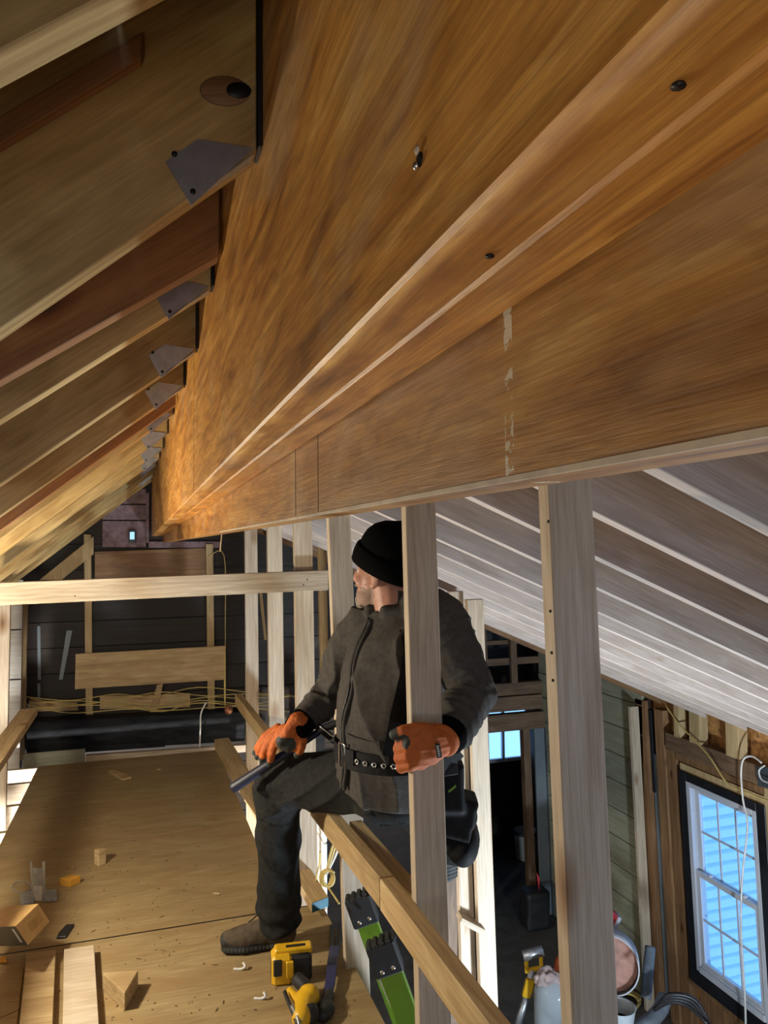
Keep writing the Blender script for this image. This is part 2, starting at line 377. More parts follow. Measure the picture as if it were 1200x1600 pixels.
# ================================================================== STRUCTURE
# ---- roof over the loft, left slope: sheathing, rafters, hangers
def fx(y, off=0.): return .155 + off - .0165 * y             # beam faces drift slightly left along the ridge
def zb(y): return .165 - .0178 * y
ceil_l = struct('ceiling', (0, 3, .7))
def slope_slab(name, x0, z0, x1, z1, y0, y1, t, mat, parent):
    return prism(name, [(x0, y0, z0), (x1, y0, z1), (x1, y0, z1 + t), (x0, y0, z0 + t)], (0, y1 - y0, 0), mat, parent, xdir=(0, 1, 0))
for i in range(11):                                           # roof boards, running along the ridge
    xa = .15 - .19 * i; xb = xa - .186
    slope_slab('plank', xa, .80 - .8 * (.14 - xa), xb, .80 - .8 * (.14 - xb), -2.6, 6.5, .02, 'shingle', ceil_l)
LR = [(-1.2, .8, .475, 'rafter', 0), (-.7, .8, .475, 'rafter', 0), (-.25, .8, .475, 'rafter', 0), (.1, .8, .475, 'rafter', 0),
      (.525, .80, .505, 'rafter', 0), (.925, .86, .492, 'rafter', 1), (1.345, .70, .515, 'rafter_b', 0), (1.489, .745, .503, 'rafter', 1),
      (1.85, .78, .468, 'rafter', 1), (2.29, .79, .468, 'rafter', 1), (2.70, .8, .488, 'rafter_b', 0), (2.90, .8, .486, 'rafter', 1),
      (3.34, .8, .474, 'rafter', 1), (3.80, .8, .464, 'rafter', 1), (4.30, .8, .470, 'rafter', 1), (4.72, .8, .475, 'rafter', 1),
      (5.15, .8, .475, 'rafter', 0), (5.55, .8, .475, 'rafter', 1), (5.95, .8, .475, 'rafter', 0)]
for y, s, zt, mt, hang in LR:
    xt = fx(y) - .007; dep = min(.235, .30 - (zt - .475)) * math.sqrt(1 + s * s) * .97; xl = -1.72
    dn = lambda x, k=0: (x, y, zt - s * (xt - x) + k)
    r = prism('rafter', [dn(xt), dn(xl), dn(xl, dep), dn(xt, dep)], (0, .038, 0), mt, ceil_l, xdir=(1, 0, s))
    if hang:
        g = prism('joist_hanger', [(xt + a, y - .003, zt + c + (s * a * .12 if c else 0)) for a, c in ((-.110, -.110 * s + .076), (-.073, -.073 * s + .074), (-.004, .004), (-.080, -.080 * s - .003))],
                  (0, .002, 0), 'steel', r, bev=0)
        prism('hanger_seat', [(xt - .004, y - .003, zt - .003), (xt - .080, y - .003, zt - .080 * s - .003), (xt - .080, y + .006, zt - .080 * s - .003), (xt - .004, y + .02, zt - .003)],
              (0, 0, -.0015), 'steel', r, bev=0)
        link('hanger_flange', box_me('f', .004, .044, .27, 0), 'gasket', r, Matrix.Translation((fx(y) - .0035, y + .015, zt + .14)))
        for a, c in ((-.100, -.100 * s + .074), (-.078, -.078 * s + .012)):
            lathe('nail', [(.0035, 0), (.0035, .002)], 'nail', r, (xt + a, y - .0035, zt + c - .008), (0, -1, 0), 8)
nl = prism('nailer', [(-.006, .905, .574), (-.9, .905, -.19), (-.9, .905, -.155), (-.006, .905, .606)], (0, .018, 0), 'rafter_b', ceil_l, xdir=(1, 0, .86))

r1 = [o for o in bpy.data.objects if o.name.startswith('rafter')][5]
kc = UY(352, 142, .9245); kx = Vector((1, 0, .2)).normalized(); kz = Vector((0, -1, 0))
for nm, rr, sc, off, mt in (('knot', .0185, 1.62, 0, 'old_o'), ('knot_ring', .0195, 1.62, .0004, 'dirt'), ('knot_heart', .0105, 1.5, -.0006, 'nail')):
    o = lathe(nm, [(rr * .2, 0), (rr, 0), (rr * .98, .0006)], mt, r1, kc + (kx * .017 if nm == 'knot_heart' else Vector()) + Vector((0, off, 0)), kz, 24)
    o.matrix_basis = mat4(o.matrix_basis.translation, kx * sc, kz.cross(kx), kz)
# ---- roof over the right room
ceil_r = struct('ceiling', (2.4, 3, -.2))
def rz(x): return .435 - .43 * x
for i in range(20):
    xa = .29 + .228 * i; xb = xa + .224
    slope_slab('plank', xa, rz(xa) + .258, xb, rz(xb) + .258, -2.6, 8.05, .02, 'shingle', ceil_r)
for y, mt in [(-1.0, 'rafter_r'), (-.55, 'rafter_r'), (-.15, 'rafter_r'), (.22, 'rafter_r'), (.6, 'rafter_r'), (.965, 'rafter_r'), (1.32, 'rafter_r'), (1.668, 'rafter_r'), (2.04, 'rafter_r'), (2.465, 'rafter_r'), (2.79, 'rafter_r'), (3.2, 'rafter_r'),
              (3.6, 'rafter_r'), (4.0, 'rafter_r'), (4.4, 'rafter_r'), (4.75, 'rafter_r'), (5.2, 'rafter_r'), (5.72, 'old_o')]:
    x0 = fx(y, .135) + .004; x1 = 4.5 if y < 5.5 else 4.46
    prism('rafter', [(x0, y, rz(x0)), (x1, y, rz(x1)), (x1, y, rz(x1) + .255), (x0, y, rz(x0) + .255)], (0, .038, 0), mt, ceil_r, xdir=(1, 0, -.43))

# ---- lower floor, loft deck and its joists
fl = tag(link('floor', box_me('f', 7.1, 12.4, .1, 0), 'concrete', None, Matrix.Translation((1.7, 3.5, -4.35))), kind='structure')
deck = struct('floor', (0, 3, -1.6))
prism('plywood_panel', [(-.716, 3.245, -1.588), (.578, 3.245, -1.588), (.540, 5.85, -1.588), (-.708, 5.85, -1.588)], (0, 0, .018), 'ply', deck, xdir=(1, 0, 0), bev=.001)
prism('plywood_panel', [(-.80, -.3, -1.588), (.80, -.3, -1.588), (.742, 3.233, -1.588), (-.80, 3.233, -1.588)], (0, 0, .018), 'ply', deck, xdir=(1, 0, 0), bev=.001)
link('seam_shade', box_me('g', 1.54, .010, .012, 0), 'nail', deck, Matrix.Translation((-.03, 3.239, -1.5775)))  # dark strip laid between the sheets in place of the seam's shade
for y in (.1, .7, 1.3, 1.9, 2.5, 3.17, 3.75, 4.2, 4.65, 5.1, 5.55, 5.9):
    board('joist', (-1.7, y, -1.70), (.56, y, -1.70), .22, .038, (0, 0, 1), 'pine', deck)

# ---- back wall of the loft
YB = 6.3
def Bk(px, py, dy=0): return UY(px, py, YB - dy)
wb = struct('wall_back', (0.2, YB, -1.5))
zz = -2.7
while zz < 1.2:                                               # dark boards, end to end across the wall
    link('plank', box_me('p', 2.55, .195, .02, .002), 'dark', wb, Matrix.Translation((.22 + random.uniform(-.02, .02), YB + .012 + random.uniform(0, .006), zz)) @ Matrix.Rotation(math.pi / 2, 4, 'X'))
    zz += .2
def back_board(name, a, b, c, d, th, mat, dy):               # quad of picture corners standing in front of the back wall
    q = [Bk(*p, dy) for p in (a, b, c, d)]
    return prism(name, q, (0, th, 0), mat, wb, xdir=q[1] - q[0])
for px0, px1, x in ((131, 142, 0), (322, 333, 0)):
    q = [Bk(px0, 835 if px0 < 200 else 850, .045), Bk(px0 + 3, 1128 if px0 < 200 else 1117, .045), Bk(px1 + 3, 1128 if px0 < 200 else 1117, .045), Bk(px1, 835 if px0 < 200 else 850, .045)]
    prism('wall_stud', q, (0, .04, 0), 'pine_y', wb, xdir=q[1] - q[0])
back_board('gable_rafter', (146, 838), (146, 866), (96, 906), (62, 906), .03, 'pine_y', .05)
back_board('cross_board', (148, 862), (325, 856), (325, 900), (148, 905), .02, 'old_o', .035)
back_board('cross_board', (118, 1022), (352, 1009), (351, 1062), (117, 1077), .02, 'pine_y', .075)
back_board('brace', (245, 1070), (255, 1068), (243, 1122), (232, 1123), .03, 'pine_y', .06)
back_board('blocking', (156, 1088), (297, 1084), (297, 1105), (156, 1108), .03, 'pine_y', .03)
back_board('blocking', (45, 1095), (120, 1098), (122, 1110), (45, 1112), .03, 'pine_y', .03)
back_board('jamb_board', (378, 1090), (384, 1090), (384, 1160), (378, 1160), .03, 'dark', .03)
# gable above the studs: stained maroon boards and their purple edge trim
for i, (ya, yb2) in enumerate(((764, 787), (789, 812), (814, 855))):
    back_board('gable_board', (160, ya), (228, ya), (228, yb2), (160, yb2), .02, 'maroon', .022 + .003 * (i % 2))
back_board('gable_board', (232, 846), (345, 846), (345, 856), (232, 856), .02, 'maroon', .024)
back_board('gable_trim', (228, 770), (233, 770), (233, 848), (228, 848), .02, 'maroon', .04)
# dark box beam along the foot of the wall, its ledger boards
q = [UY(41, 1128, 6.1), UY(383, 1112, 6.1), UY(383, 1158, 6.1), UY(41, 1178, 6.1)]
prism('box_beam', q, (0, .16, 0), 'black', wb, xdir=(1, 0, 0), bev=.006)
q = [UY(128, 1166, 6.08), UY(258, 1158, 6.08), UY(258, 1167, 6.08), UY(128, 1176, 6.08)]
prism('ledge_strip', q, (0, .02, 0), 'black', wb, xdir=(1, 0, 0))
q = [UY(134, 1181, 6.04), UY(385, 1164, 6.04), UY(385, 1175, 6.04), UY(134, 1196, 6.04)]
prism('ledger', q, (0, .05, 0), 'pine', wb, xdir=(1, 0, 0))
q = [UY(36, 1178, 6.05), UY(133, 1170, 6.05), UY(133, 1196, 6.05), UY(36, 1224, 6.05)]
prism('panel', q, (0, .014, 0), 'oldsid', wb, xdir=(1, 0, 0))
# stuck scraps on the dark boards
for pts in (((58, 978), (63, 978), (64, 1062), (59, 1062)), ((58, 1068), (63, 1068), (63, 1092), (59, 1092)), ((104, 985), (113, 985), (98, 1062), (92, 1062))):
    back_board('paper_strip', *pts, .002, 'trimgrey', .006)
tube('loose_cord', [Bk(325, 870, .05), Bk(350, 868, .06), Bk(352, 980, .05), Bk(352, 1100, .05)], .0035, 'romex', wb)
# small slot in the gable, its daylight a glow set in the pane
wn = tag(link('window_3', box_me('w', .055, .105, .012, .002), 'wrap', None, mat4(Bk(207, 838, .05), Vector((1, 0, 0)), Vector((0, 0, 1)), Vector((0, -1, 0)))), kind='structure')
link('pane', box_me('p', .034, .058, .004, 0), 'lit', wn, mat4(Bk(206.5, 837, .06), Vector((1, 0, 0)), Vector((0, 0, 1)), Vector((0, -1, 0))))

# ---- left knee wall and outer wall
wl = struct('wall_left', (-.9, 5, -1.5))
for zc in [-4.2 + .24 * i for i in range(14)]:
    board('plank', (-1.78, -2.6, zc), (-1.78, 6.5, zc), .236, .02, (0, 0, 1), 'oldsid', wl, 0)
board('stud', V(-.86, 6.28, -1.6), V(-.86, 6.28, -.30), .06, .038, (0, 1, 0), 'pine_y', wl)
board('stud', V(-.80, 4.95, -2.3), V(-.80, 4.95, -.22), .089, .038, (1, 0, 0), 'pine', wl)
for z0, z1 in ((-.62, -.26), (-.98, -.63), (-1.34, -.99), (-1.9, -1.36)):
    hexa('panel', [V(-1.7, 6.12, z0), V(-1.7, 6.135, z0), V(-1.7, 6.135, z1), V(-1.7, 6.12, z1)], [V(-.855, 6.12, z0), V(-.855, 6.135, z0), V(-.855, 6.135, z1), V(-.855, 6.12, z1)], 'whiteboard', wl)
for y in (4.45, 4.0, 3.55):
    board('stud', V(-.98, y + .05, -2.6), V(-.98, y + .05, -.32 if y > 4.4 else -.5), .089, .038, (1, 0, 0), 'whiteboard', wl)
for z0 in (-1.95, -2.3, -2.65):
    board('panel', (-1.2, 3.0, z0), (-1.2, 6.2, z0), .33, .016, (0, 0, 1), 'whiteboard', wl)
# ---- rear gable behind the photographer, unseen; its hole is added and sized to let in sky light
wr = struct('wall_rear', (1.3, -2.65, -2))
for xa, xb, za, zc in ((-1.9, -.7, -4.4, 1.1), (2.6, 5, -4.4, 1.1), (-.7, 2.6, -4.4, -1.3), (-.7, 2.6, .2, 1.1)):
    link('panel', box_me('p', xb - xa, .03, zc - za, 0), 'osb', wr, Matrix.Translation(((xa + xb) / 2, -2.65, (za + zc) / 2)))

# ---- right wall: studs, header, window
XW = 4.5
wr2 = struct('wall_right', (XW, 4.5, -4.3))
def y0_of(px, py): p = UX(px, py, XW); return p.y - K * p.z
def rstud(pxa, pxb, py, z0, z1, mat, x=XW, dep=.09, name='stud'):
    ya, yb2 = y0_of(pxa, py), y0_of(pxb, py)
    return hexa(name, [V(x, yb2, z0), V(x, ya, z0), V(x + dep, ya, z0), V(x + dep, yb2, z0)], [V(x, yb2, z1), V(x, ya, z1), V(x + dep, ya, z1), V(x + dep, yb2, z1)], mat, wr2)
rstud(1003, 1018, 1300, -4.3, -1.52, 'old_o'); rstud(1020, 1031, 1300, -4.3, -2.0, 'trimgrey', x=4.54, dep=.03, name='caulk_strip')
rstud(1019, 1023, 1300, -2.35, -1.6, 'black', x=4.53, dep=.05)  # black strip put in for the shade of a narrow gap, no stud
rstud(1032, 1045, 1300, -4.3, -1.56, 'old_o'); rstud(1046, 1060, 1300, -4.3, -1.88, 'old_o', x=4.52)
rstud(1197, 1216, 1300, -4.3, -1.88, 'pine_y'); rstud(1222, 1244, 1300, -4.3, -1.88, 'old_o')
pn_ = UX(1000, 1300, 4.43); yn_ = pn_.y - K * pn_.z
s_new = board('stud', V(4.43, yn_, -4.3), V(4.43, yn_, -1.58), .089, .04, (1, 0, 0), 'pine', wr2)
for ya in (4.05, 3.6, 3.2, 2.7, 2.2):
    board('stud', V(4.545, ya, -4.3), V(4.545, ya, -1.55), .09, .04, (1, 0, 0), 'old_o', wr2)
# header over the window and cripples on it
hexa('header', [(4.48, 5.70, -1.885), (4.48, 5.70, -1.735), (4.57, 5.70, -1.735), (4.57, 5.70, -1.885)], [(4.48, 3.2, -1.885), (4.48, 3.2, -1.735), (4.57, 3.2, -1.735), (4.57, 3.2, -1.885)], 'old', wr2)
for px0, px1, y in ((1054, 1062, 1135), (1078, 1094, 1135), (1135, 1155, 1150)):
    p, q2 = UX(px0, y, 4.47), UX(px1, y, 4.47)
    hexa('cripple', [(4.46, q2.y, -1.735), (4.46, p.y, -1.735), (4.55, p.y, -1.735), (4.55, q2.y, -1.735)], [(4.46, q2.y, -1.45), (4.46, p.y, -1.45), (4.55, p.y, -1.45), (4.55, q2.y, -1.45)], 'pine_y', wr2)
for y in (1.5, 2.7, 3.9, 5.1):
    link('rim_panel', box_me('r', 1.19, .42, .02, 0), 'osb', wr2, mat4((4.60, y, -1.55), Vector((0, 1, 0)), Vector((0, 0, 1)), Vector((-1, 0, 0))))
W0, W1, WT, WBT = 5.572, 4.79, -2.098, -3.656                # window jambs (plumb line) and head / sill heights
def wall_bar(name, ya, yb2, z0, z1, x0, x1, mat, parent):
    return hexa(name, [V(x0, yb2, z0), V(x0, ya, z0), V(x1, ya, z0), V(x1, yb2, z0)], [V(x0, yb2, z1), V(x0, ya, z1), V(x1, ya, z1), V(x1, yb2, z1)], mat, parent, .002)
wall_bar('rough_head', 5.70, 4.70, -1.95, -1.89, 4.50, 4.58, 'old_o', wr2); wall_bar('rough_head', 5.66, 4.70, -2.03, -1.965, 4.51, 4.58, 'pine_y', wr2)
wall_bar('rough_sill', 5.70, 4.70, -3.83, -3.79, 4.50, 4.58, 'old_o', wr2)
yy = 5.62
while yy > 2.0:                                               # boards under the window
    wall_bar('wainscot_board', yy, yy - .105, -4.3, -3.80, 4.545 + random.uniform(0, .008), 4.56, 'old_o', wr2); yy -= .109
for ya, yb2, z0, z1 in ((6.3, 5.62, -4.35, -1.1), (4.74, -2.6, -4.35, -1.1), (5.62, 4.74, -4.35, -3.72), (5.62, 4.74, -2.04, -1.1)):
    wall_bar('sheathing_panel', ya, yb2, z0, z1, 4.60, 4.62, 'osb', wr2)
win = struct('window_1', (4.55, 5.1, -3.6))
wrap = [wall_bar('flashing_tape', 5.66, W0, -3.76, -2.03, 4.49, 4.60, 'wrap', win), wall_bar('flashing_tape', W1, 4.70, -3.76, -2.03, 4.49, 4.60, 'wrap', win),
        wall_bar('flashing_tape', W0, W1, -2.098, -2.03, 4.49, 4.60, 'wrap', win), wall_bar('flashing_tape', 5.66, 4.70, -3.78, -3.656, 4.485, 4.60, 'wrap', win)]
wall_bar('jamb', W0, W0 - .045, WBT, WT, 4.49, 4.60, 'white', win); wall_bar('jamb', W1 + .045, W1, WBT, WT, 4.49, 4.60, 'white', win)
wall_bar('head', W0 - .045, W1 + .045, WT - .04, WT, 4.49, 4.60, 'white', win); wall_bar('sill', W0 - .045, W1 + .045, WBT, WBT + .05, 4.48, 4.60, 'white', win)
wall_bar('sill_track', W0 - .06, W1 + .06, WBT + .05, WBT + .07, 4.495, 4.52, 'white', win)
zm = (WT + WBT) / 2 + .03
def sash(z0, z1, x0, x1):
    ya, yb2 = W0 - .045, W1 + .045; t = .045
    s = wall_bar('sash', ya, ya - t, z0, z1, x0, x1, 'white', win)
    wall_bar('sash_stile', yb2 + t, yb2, z0, z1, x0, x1, 'white', s); wall_bar('sash_rail', ya - t, yb2 + t, z0, z0 + t, x0, x1, 'white', s); wall_bar('sash_rail', ya - t, yb2 + t, z1 - t, z1, x0, x1, 'white', s)
    a, b2 = ya - t, yb2 + t; xm = (x0 + x1) / 2
    for k in (1, 2): wall_bar('muntin', a + (b2 - a) * k / 3 + .009, a + (b2 - a) * k / 3 - .009, z0 + t, z1 - t, xm - .006, xm + .006, 'white', s)
    wall_bar('muntin', a, b2, (z0 + z1) / 2 - .009, (z0 + z1) / 2 + .009, xm - .007, xm + .007, 'white', s)
    wall_bar('glass_pane', a, b2, z0 + t, z1 - t, xm - .002, xm + .002, 'glass', s)
    return s
sash(zm - .02, WT - .04, 4.545, 4.575); s2 = sash(WBT + .05, zm + .025, 4.505, 4.535)
for k in (.26, .74):
    yk = W0 + (W1 - W0) * k
    lathe('sash_lock', [(.022, 0), (.022, .012), (.012, .02)], 'white', s2, V(4.52, yk, zm + .025), (0, 0, 1), 12)

# ---- sheathing wall beyond, toward the far partition
wside = struct('wall_side', (4.5, 7, -4.3))
zc = -4.3; k = 0
while zc < -1.4:
    h = (.52, .28, .27, .28, .27, .28, .27, .28, .28)[min(k, 8)]
    hexa('plank', [(4.50, 6.05, zc), (4.53, 6.05, zc), (4.53, 6.05, zc + h - .008), (4.50, 6.05, zc + h - .008)], [(4.50, 8.0, zc), (4.53, 8.0, zc), (4.53, 8.0, zc + h - .008), (4.50, 8.0, zc + h - .008)], 'oldsid', wside)
    zc += h; k += 1
link('backing', box_me('b', .02, 2.2, 3.2, 0), 'dark', wside, Matrix.Translation((4.55, 7.1, -2.9)))

# ---- far partition with its dark opening
YF = 8.0
wf = struct('wall_far', (3.5, YF, -4.3))
def Fp(px, py, dy=0): return UY(px, py, YF - dy)
def far_board(name, x0, x1, z0, z1, y, th, mat, ln='x'):
    return prism(name, [V(x0, y, z0), V(x1, y, z0), V(x1, y, z1), V(x0, y, z1)], (0, th, 0), mat, wf, xdir=(1, 0, 0) if ln == 'x' else (0, 0, 1))
far_board('header', 1.3, 4.5, -1.80, -1.66, YF, .09, 'old'); far_board('header', 1.3, 4.5, -1.985, -1.82, YF + .02, .08, 'old')
far_board('header', 1.3, 4.5, -2.20, -2.01, YF - .02, .10, 'old')
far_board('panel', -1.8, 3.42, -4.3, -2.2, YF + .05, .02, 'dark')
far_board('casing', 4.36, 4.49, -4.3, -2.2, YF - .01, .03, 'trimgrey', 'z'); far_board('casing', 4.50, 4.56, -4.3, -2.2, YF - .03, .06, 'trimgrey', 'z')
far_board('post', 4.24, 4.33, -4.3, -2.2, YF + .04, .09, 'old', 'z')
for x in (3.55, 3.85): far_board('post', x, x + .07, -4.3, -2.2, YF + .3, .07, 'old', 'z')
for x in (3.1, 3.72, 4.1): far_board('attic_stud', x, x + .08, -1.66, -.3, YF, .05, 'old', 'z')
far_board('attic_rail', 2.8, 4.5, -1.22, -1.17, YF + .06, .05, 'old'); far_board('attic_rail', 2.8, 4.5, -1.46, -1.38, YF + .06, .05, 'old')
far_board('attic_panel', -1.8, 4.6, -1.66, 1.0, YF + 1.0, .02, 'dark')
# the room behind the opening
YE = 9.6
wf2 = struct('wall_end', (3, YE, -4.3))
wa, wb3 = UY(745, 1110, YE), UY(822, 1182, YE)
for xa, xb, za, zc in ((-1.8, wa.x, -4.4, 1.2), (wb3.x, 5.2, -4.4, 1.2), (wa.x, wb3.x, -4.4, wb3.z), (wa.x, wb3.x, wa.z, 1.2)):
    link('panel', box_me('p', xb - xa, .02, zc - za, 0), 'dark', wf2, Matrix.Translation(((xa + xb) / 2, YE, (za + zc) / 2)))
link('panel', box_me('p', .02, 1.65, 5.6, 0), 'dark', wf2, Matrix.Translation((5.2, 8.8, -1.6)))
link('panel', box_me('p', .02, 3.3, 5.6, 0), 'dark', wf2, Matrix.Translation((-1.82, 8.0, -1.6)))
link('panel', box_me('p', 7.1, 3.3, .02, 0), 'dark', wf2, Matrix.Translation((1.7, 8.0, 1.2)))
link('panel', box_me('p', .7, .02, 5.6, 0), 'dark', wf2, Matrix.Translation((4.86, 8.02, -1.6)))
win2 = struct('window_2', (wa.x, YE, wb3.z))
xm, zm2 = (wa.x + wb3.x) / 2, (wa.z + wb3.z) / 2; ww, hh = wb3.x - wa.x, wa.z - wb3.z
for x, z, dx, dz in ((wa.x, zm2, .05, hh), (wb3.x, zm2, .05, hh), (xm, wa.z, ww, .05), (xm, wb3.z, ww, .05), (xm, zm2, .04, hh), (xm, zm2 + .12, ww, .025)):
    link('frame_bar', box_me('b', dx, .05, dz, .003), 'white', win2, Matrix.Translation((x, YE - .03, z)))
link('glass_pane', box_me('g', ww - .04, .004, hh - .04, 0), 'glass', win2, Matrix.Translation((xm, YE - .012, zm2)))

# ---- neighbour's clapboard wall outside the right window
nb = thing('neighbour_wall', (8.5, 10.4, -6.4), 'pale clapboard house wall outside the big window on the right', 'house')
for i in range(66):
    z0 = -12.4 + i * .19
    hexa('clapboard', [(6.3, 10.40, z0), (6.3, 10.345, z0), (6.3, 10.392, z0 + .2), (6.3, 10.41, z0 + .2)], [(14, 10.40, z0), (14, 10.345, z0), (14, 10.392, z0 + .2), (14, 10.41, z0 + .2)], 'siding', nb, 0)

# ================================================================== BEAM, POSTS, RAILS
def beam_part(name, o0, o1, zf, ya, yb2, mat, parent, top=.97):
    a = [(fx(ya, o0), ya, zf(ya)), (fx(ya, o1), ya, zf(ya)), (fx(ya, o1), ya, top), (fx(ya, o0), ya, top)]
    b2 = [(fx(yb2, o0), yb2, zf(yb2)), (fx(yb2, o1), yb2, zf(yb2)), (fx(yb2, o1), yb2, top), (fx(yb2, o0), yb2, top)]
    return hexa(name, a, b2, mat, parent, .003)
rb = thing('ridge_beam', (.15, 0, .15), 'long orange laminated ridge beam running overhead from the top right corner', 'beam')
beam_part('beam_ply', 0, .0445, zb, -1.0, 3.41, 'lvl', rb)
beam_part('beam_ply', .045, .0895, zb, -1.0, 3.41, 'lvl', rb)
beam_part('beam_ply', .004, .0445, lambda y: zb(y) + .006, 3.415, 6.25, 'lvl', rb)
beam_part('beam_ply', .045, .0895, lambda y: zb(y) + .006, 3.415, 6.25, 'lvl', rb)
sp = beam_part('side_ply', .091, .1355, lambda y: .0432 - .0055 * y, -1.0, 6.25, 'lvl2', rb)
sp['label'] = 'lower side ply with a speckled line of dried glue'
zs = lambda y: .0432 - .0055 * y
hexa('pale_edge', [(fx(-1, .0902), -1, zs(-1) - .0005), (fx(-1, .092), -1, zs(-1) - .0005), (fx(-1, .092), -1, zs(-1) + .0045), (fx(-1, .0902), -1, zs(-1) + .0045)],
     [(fx(2.2, .0902), 2.2, zs(2.2) - .0005), (fx(2.2, .092), 2.2, zs(2.2) - .0005), (fx(2.2, .092), 2.2, zs(2.2) + .0035), (fx(2.2, .0902), 2.2, zs(2.2) + .0035)], 'resin', rb, .0003)  # pale strip along the lower edge of the side ply
for px, py in ((462, 755), (497, 735)):
    yk = .155
    r = ray(px, py); yk = (.155 + .091) / (r.x / r.y + .0165)
    link('ply_seam', box_me('s', .0006, .0022, .34, 0), 'dirt', rb, Matrix.Translation((fx(yk, .0908), yk, .0432 - .0055 * yk + .174)))
link('ply_seam', box_me('s', .0006, .0020, .42, 0), 'dirt', rb, Matrix.Translation((fx(1.99) - .0002, 1.99, zb(1.99) + .21)))
p = UX(655, 250, fx(.36) - .001)
blt = lathe('bolt_hole', [(.0005, .0), (.0042, .0005), (.0046, -.001)], 'nail', rb, p, (-1, 0, .0), 12)
lathe('bolt', [(.0022, 0), (.0026, .0015), (.0012, .0028)], 'steel_b', rb, p + Vector((-.0008, .0005, -.0035)), (-1, 0, 0), 10)
lathe('bolt_washer', [(.0022, 0), (.003, .001), (.001, .0022)], 'resin', rb, p + Vector((-.0008, -.001, .005)), (-1, 0, 0), 10)
for px, py in ((765, 398), (1060, 130), (640, 402)):          # nail dents in the soffit of the beam
    r = ray(px, py); yk = .3
    for _ in range(20): yk = r.y * zb(yk) / r.z
    if fx(yk) < r.x * zb(yk) / r.z < fx(yk, .09):
        lathe('nail', [(.0025, 0), (.0028, .001)], 'nail', rb, (r.x * zb(yk) / r.z, yk, zb(yk) - .0004), (0, 0, -1), 8)
sl = tube('beam_splinter', [W(356, 780, 2.9), W(349, 815, 2.9), W(344, 862, 2.9)], .0025, 'pine_y'); tag(sl, 'thin wood splinter hanging from the underside of the ridge beam', 'splinter')

XS = .68
def mstud(y0, z0, z1, label, dx=0, mat='pine', lean=0):
    ax, bx2 = XS + dx, XS + dx + .089
    P = lambda x, y, z: V(x - lean * z, y, z)
    o = hexa('wall_stud', [P(ax, y0, z0), P(bx2, y0, z0), P(bx2, y0 + .038, z0), P(ax, y0 + .038, z0)], [P(ax, y0, z1), P(bx2, y0, z1), P(bx2, y0 + .038, z1), P(ax, y0 + .038, z1)], mat)
    return tag(o, label, 'stud', None)
def top_of(x): return rz(x) + .055
s1 = mstud(1.158, -4.29, top_of(.769), 'large pale wooden stud nearest the camera, right of the man')
s2m = mstud(1.915, -4.29, top_of(.769), 'pale wooden stud the man grips with his gloved hand')
s3 = mstud(2.805, -4.29, top_of(.769), 'leaning pale stud just left of the man, behind his shoulder', dx=.0, lean=.022)
s4 = mstud(3.51, -4.29, top_of(.769), 'knotty wooden stud where the horizontal tie ends')
s5 = mstud(4.42, -4.29, top_of(.769), 'weathered wooden stud second from the dark back wall', dx=.015)
s6 = mstud(5.34, -4.29, top_of(.769), 'narrow wooden stud closest to the dark back wall', dx=0)
q = [UY(498, 838, 5.0), UY(510, 838, 5.0), UY(514, 1070, 5.0), UY(502, 1070, 5.0)]
tag(prism('wall_stud', q, (0, .05, 0), 'pine_y', xdir=(0, 0, 1)), 'thin orange stud glimpsed in the dark between the tie end and the leaning stud', 'stud')
q = [UY(404, 915, 5.9), UY(409, 915, 5.9), UY(417, 1000, 5.9), UY(413, 1000, 5.9)]
tag(prism('lath', q, (0, .02, 0), 'pine_y', xdir=q[2] - q[1]), 'thin slanting lath behind the two studs nearest the dark back wall', 'lath')
def nails(parent, pts, axis):
    for q in pts: lathe('nail', [(.0028, 0), (.0028, .0012)], 'nail', parent, q, axis, 8)
nails(s1, [UX(857, 815, XS - .0003), UX(860, 955, XS - .0003), UX(862, 1020, XS - .0003), UX(864, 1063, XS - .0003)], (-1, 0, 0))

# collar tie
tie = hexa('collar_tie', [UY(-40, 912, 3.465), UY(-40, 948, 3.465), UY(-40, 948, 3.465) + Vector((0, .038, 0)), UY(-40, 912, 3.465) + Vector((0, .038, 0))],
           [UY(513, 891, 3.465), UY(513, 922, 3.465), UY(513, 922, 3.465) + Vector((0, .038, 0)), UY(513, 891, 3.465) + Vector((0, .038, 0))], 'tie')
tag(tie, 'long horizontal wooden tie crossing in front of the back wall', 'tie beam')
nails(tie, [UY(474, 914, 3.464), UY(480, 906, 3.464), UY(117, 931, 3.464)], (0, -1, 0))

# guard rails
def rail(name, label, y0, y1, e0, e1, h, mat='pine_y', wd=.042):
    """right top edge e = (x, z) at both ends"""
    def sec(y, e): return [(e[0] - wd, y, e[1] - h), (e[0], y, e[1] - h), (e[0], y, e[1]), (e[0] - wd, y, e[1])]
    return tag(hexa(name, sec(y0, e0), sec(y1, e1), mat), label, 'rail')
rail('guard_rail', 'near piece of the guard rail running to the bottom edge, right of its butt joint', .9, 2.045, (.681, -.922), (.679, -.948), .088)
rail('guard_rail', 'middle piece of guard rail under the man\'s raised thigh', 2.05, 2.93, (.679, -.948), (.668, -.985), .086)
rail('guard_rail', 'far piece of guard rail pointing at the back wall, behind the gloved hand', 2.94, 4.98, (.661, -.978), (.612, -.984), .075)
rail('guard_rail', 'short lower rail lying behind the guard rail at the man\'s left thigh', 1.98, 2.56, (.752, -.975), (.732, -.975), .05, wd=.045)
rail('guard_rail', 'left guard rail slanting down to the left edge of the photo', 1.2, 4.77, (-.60, -.945), (-.583, -.945), .04, wd=.092)
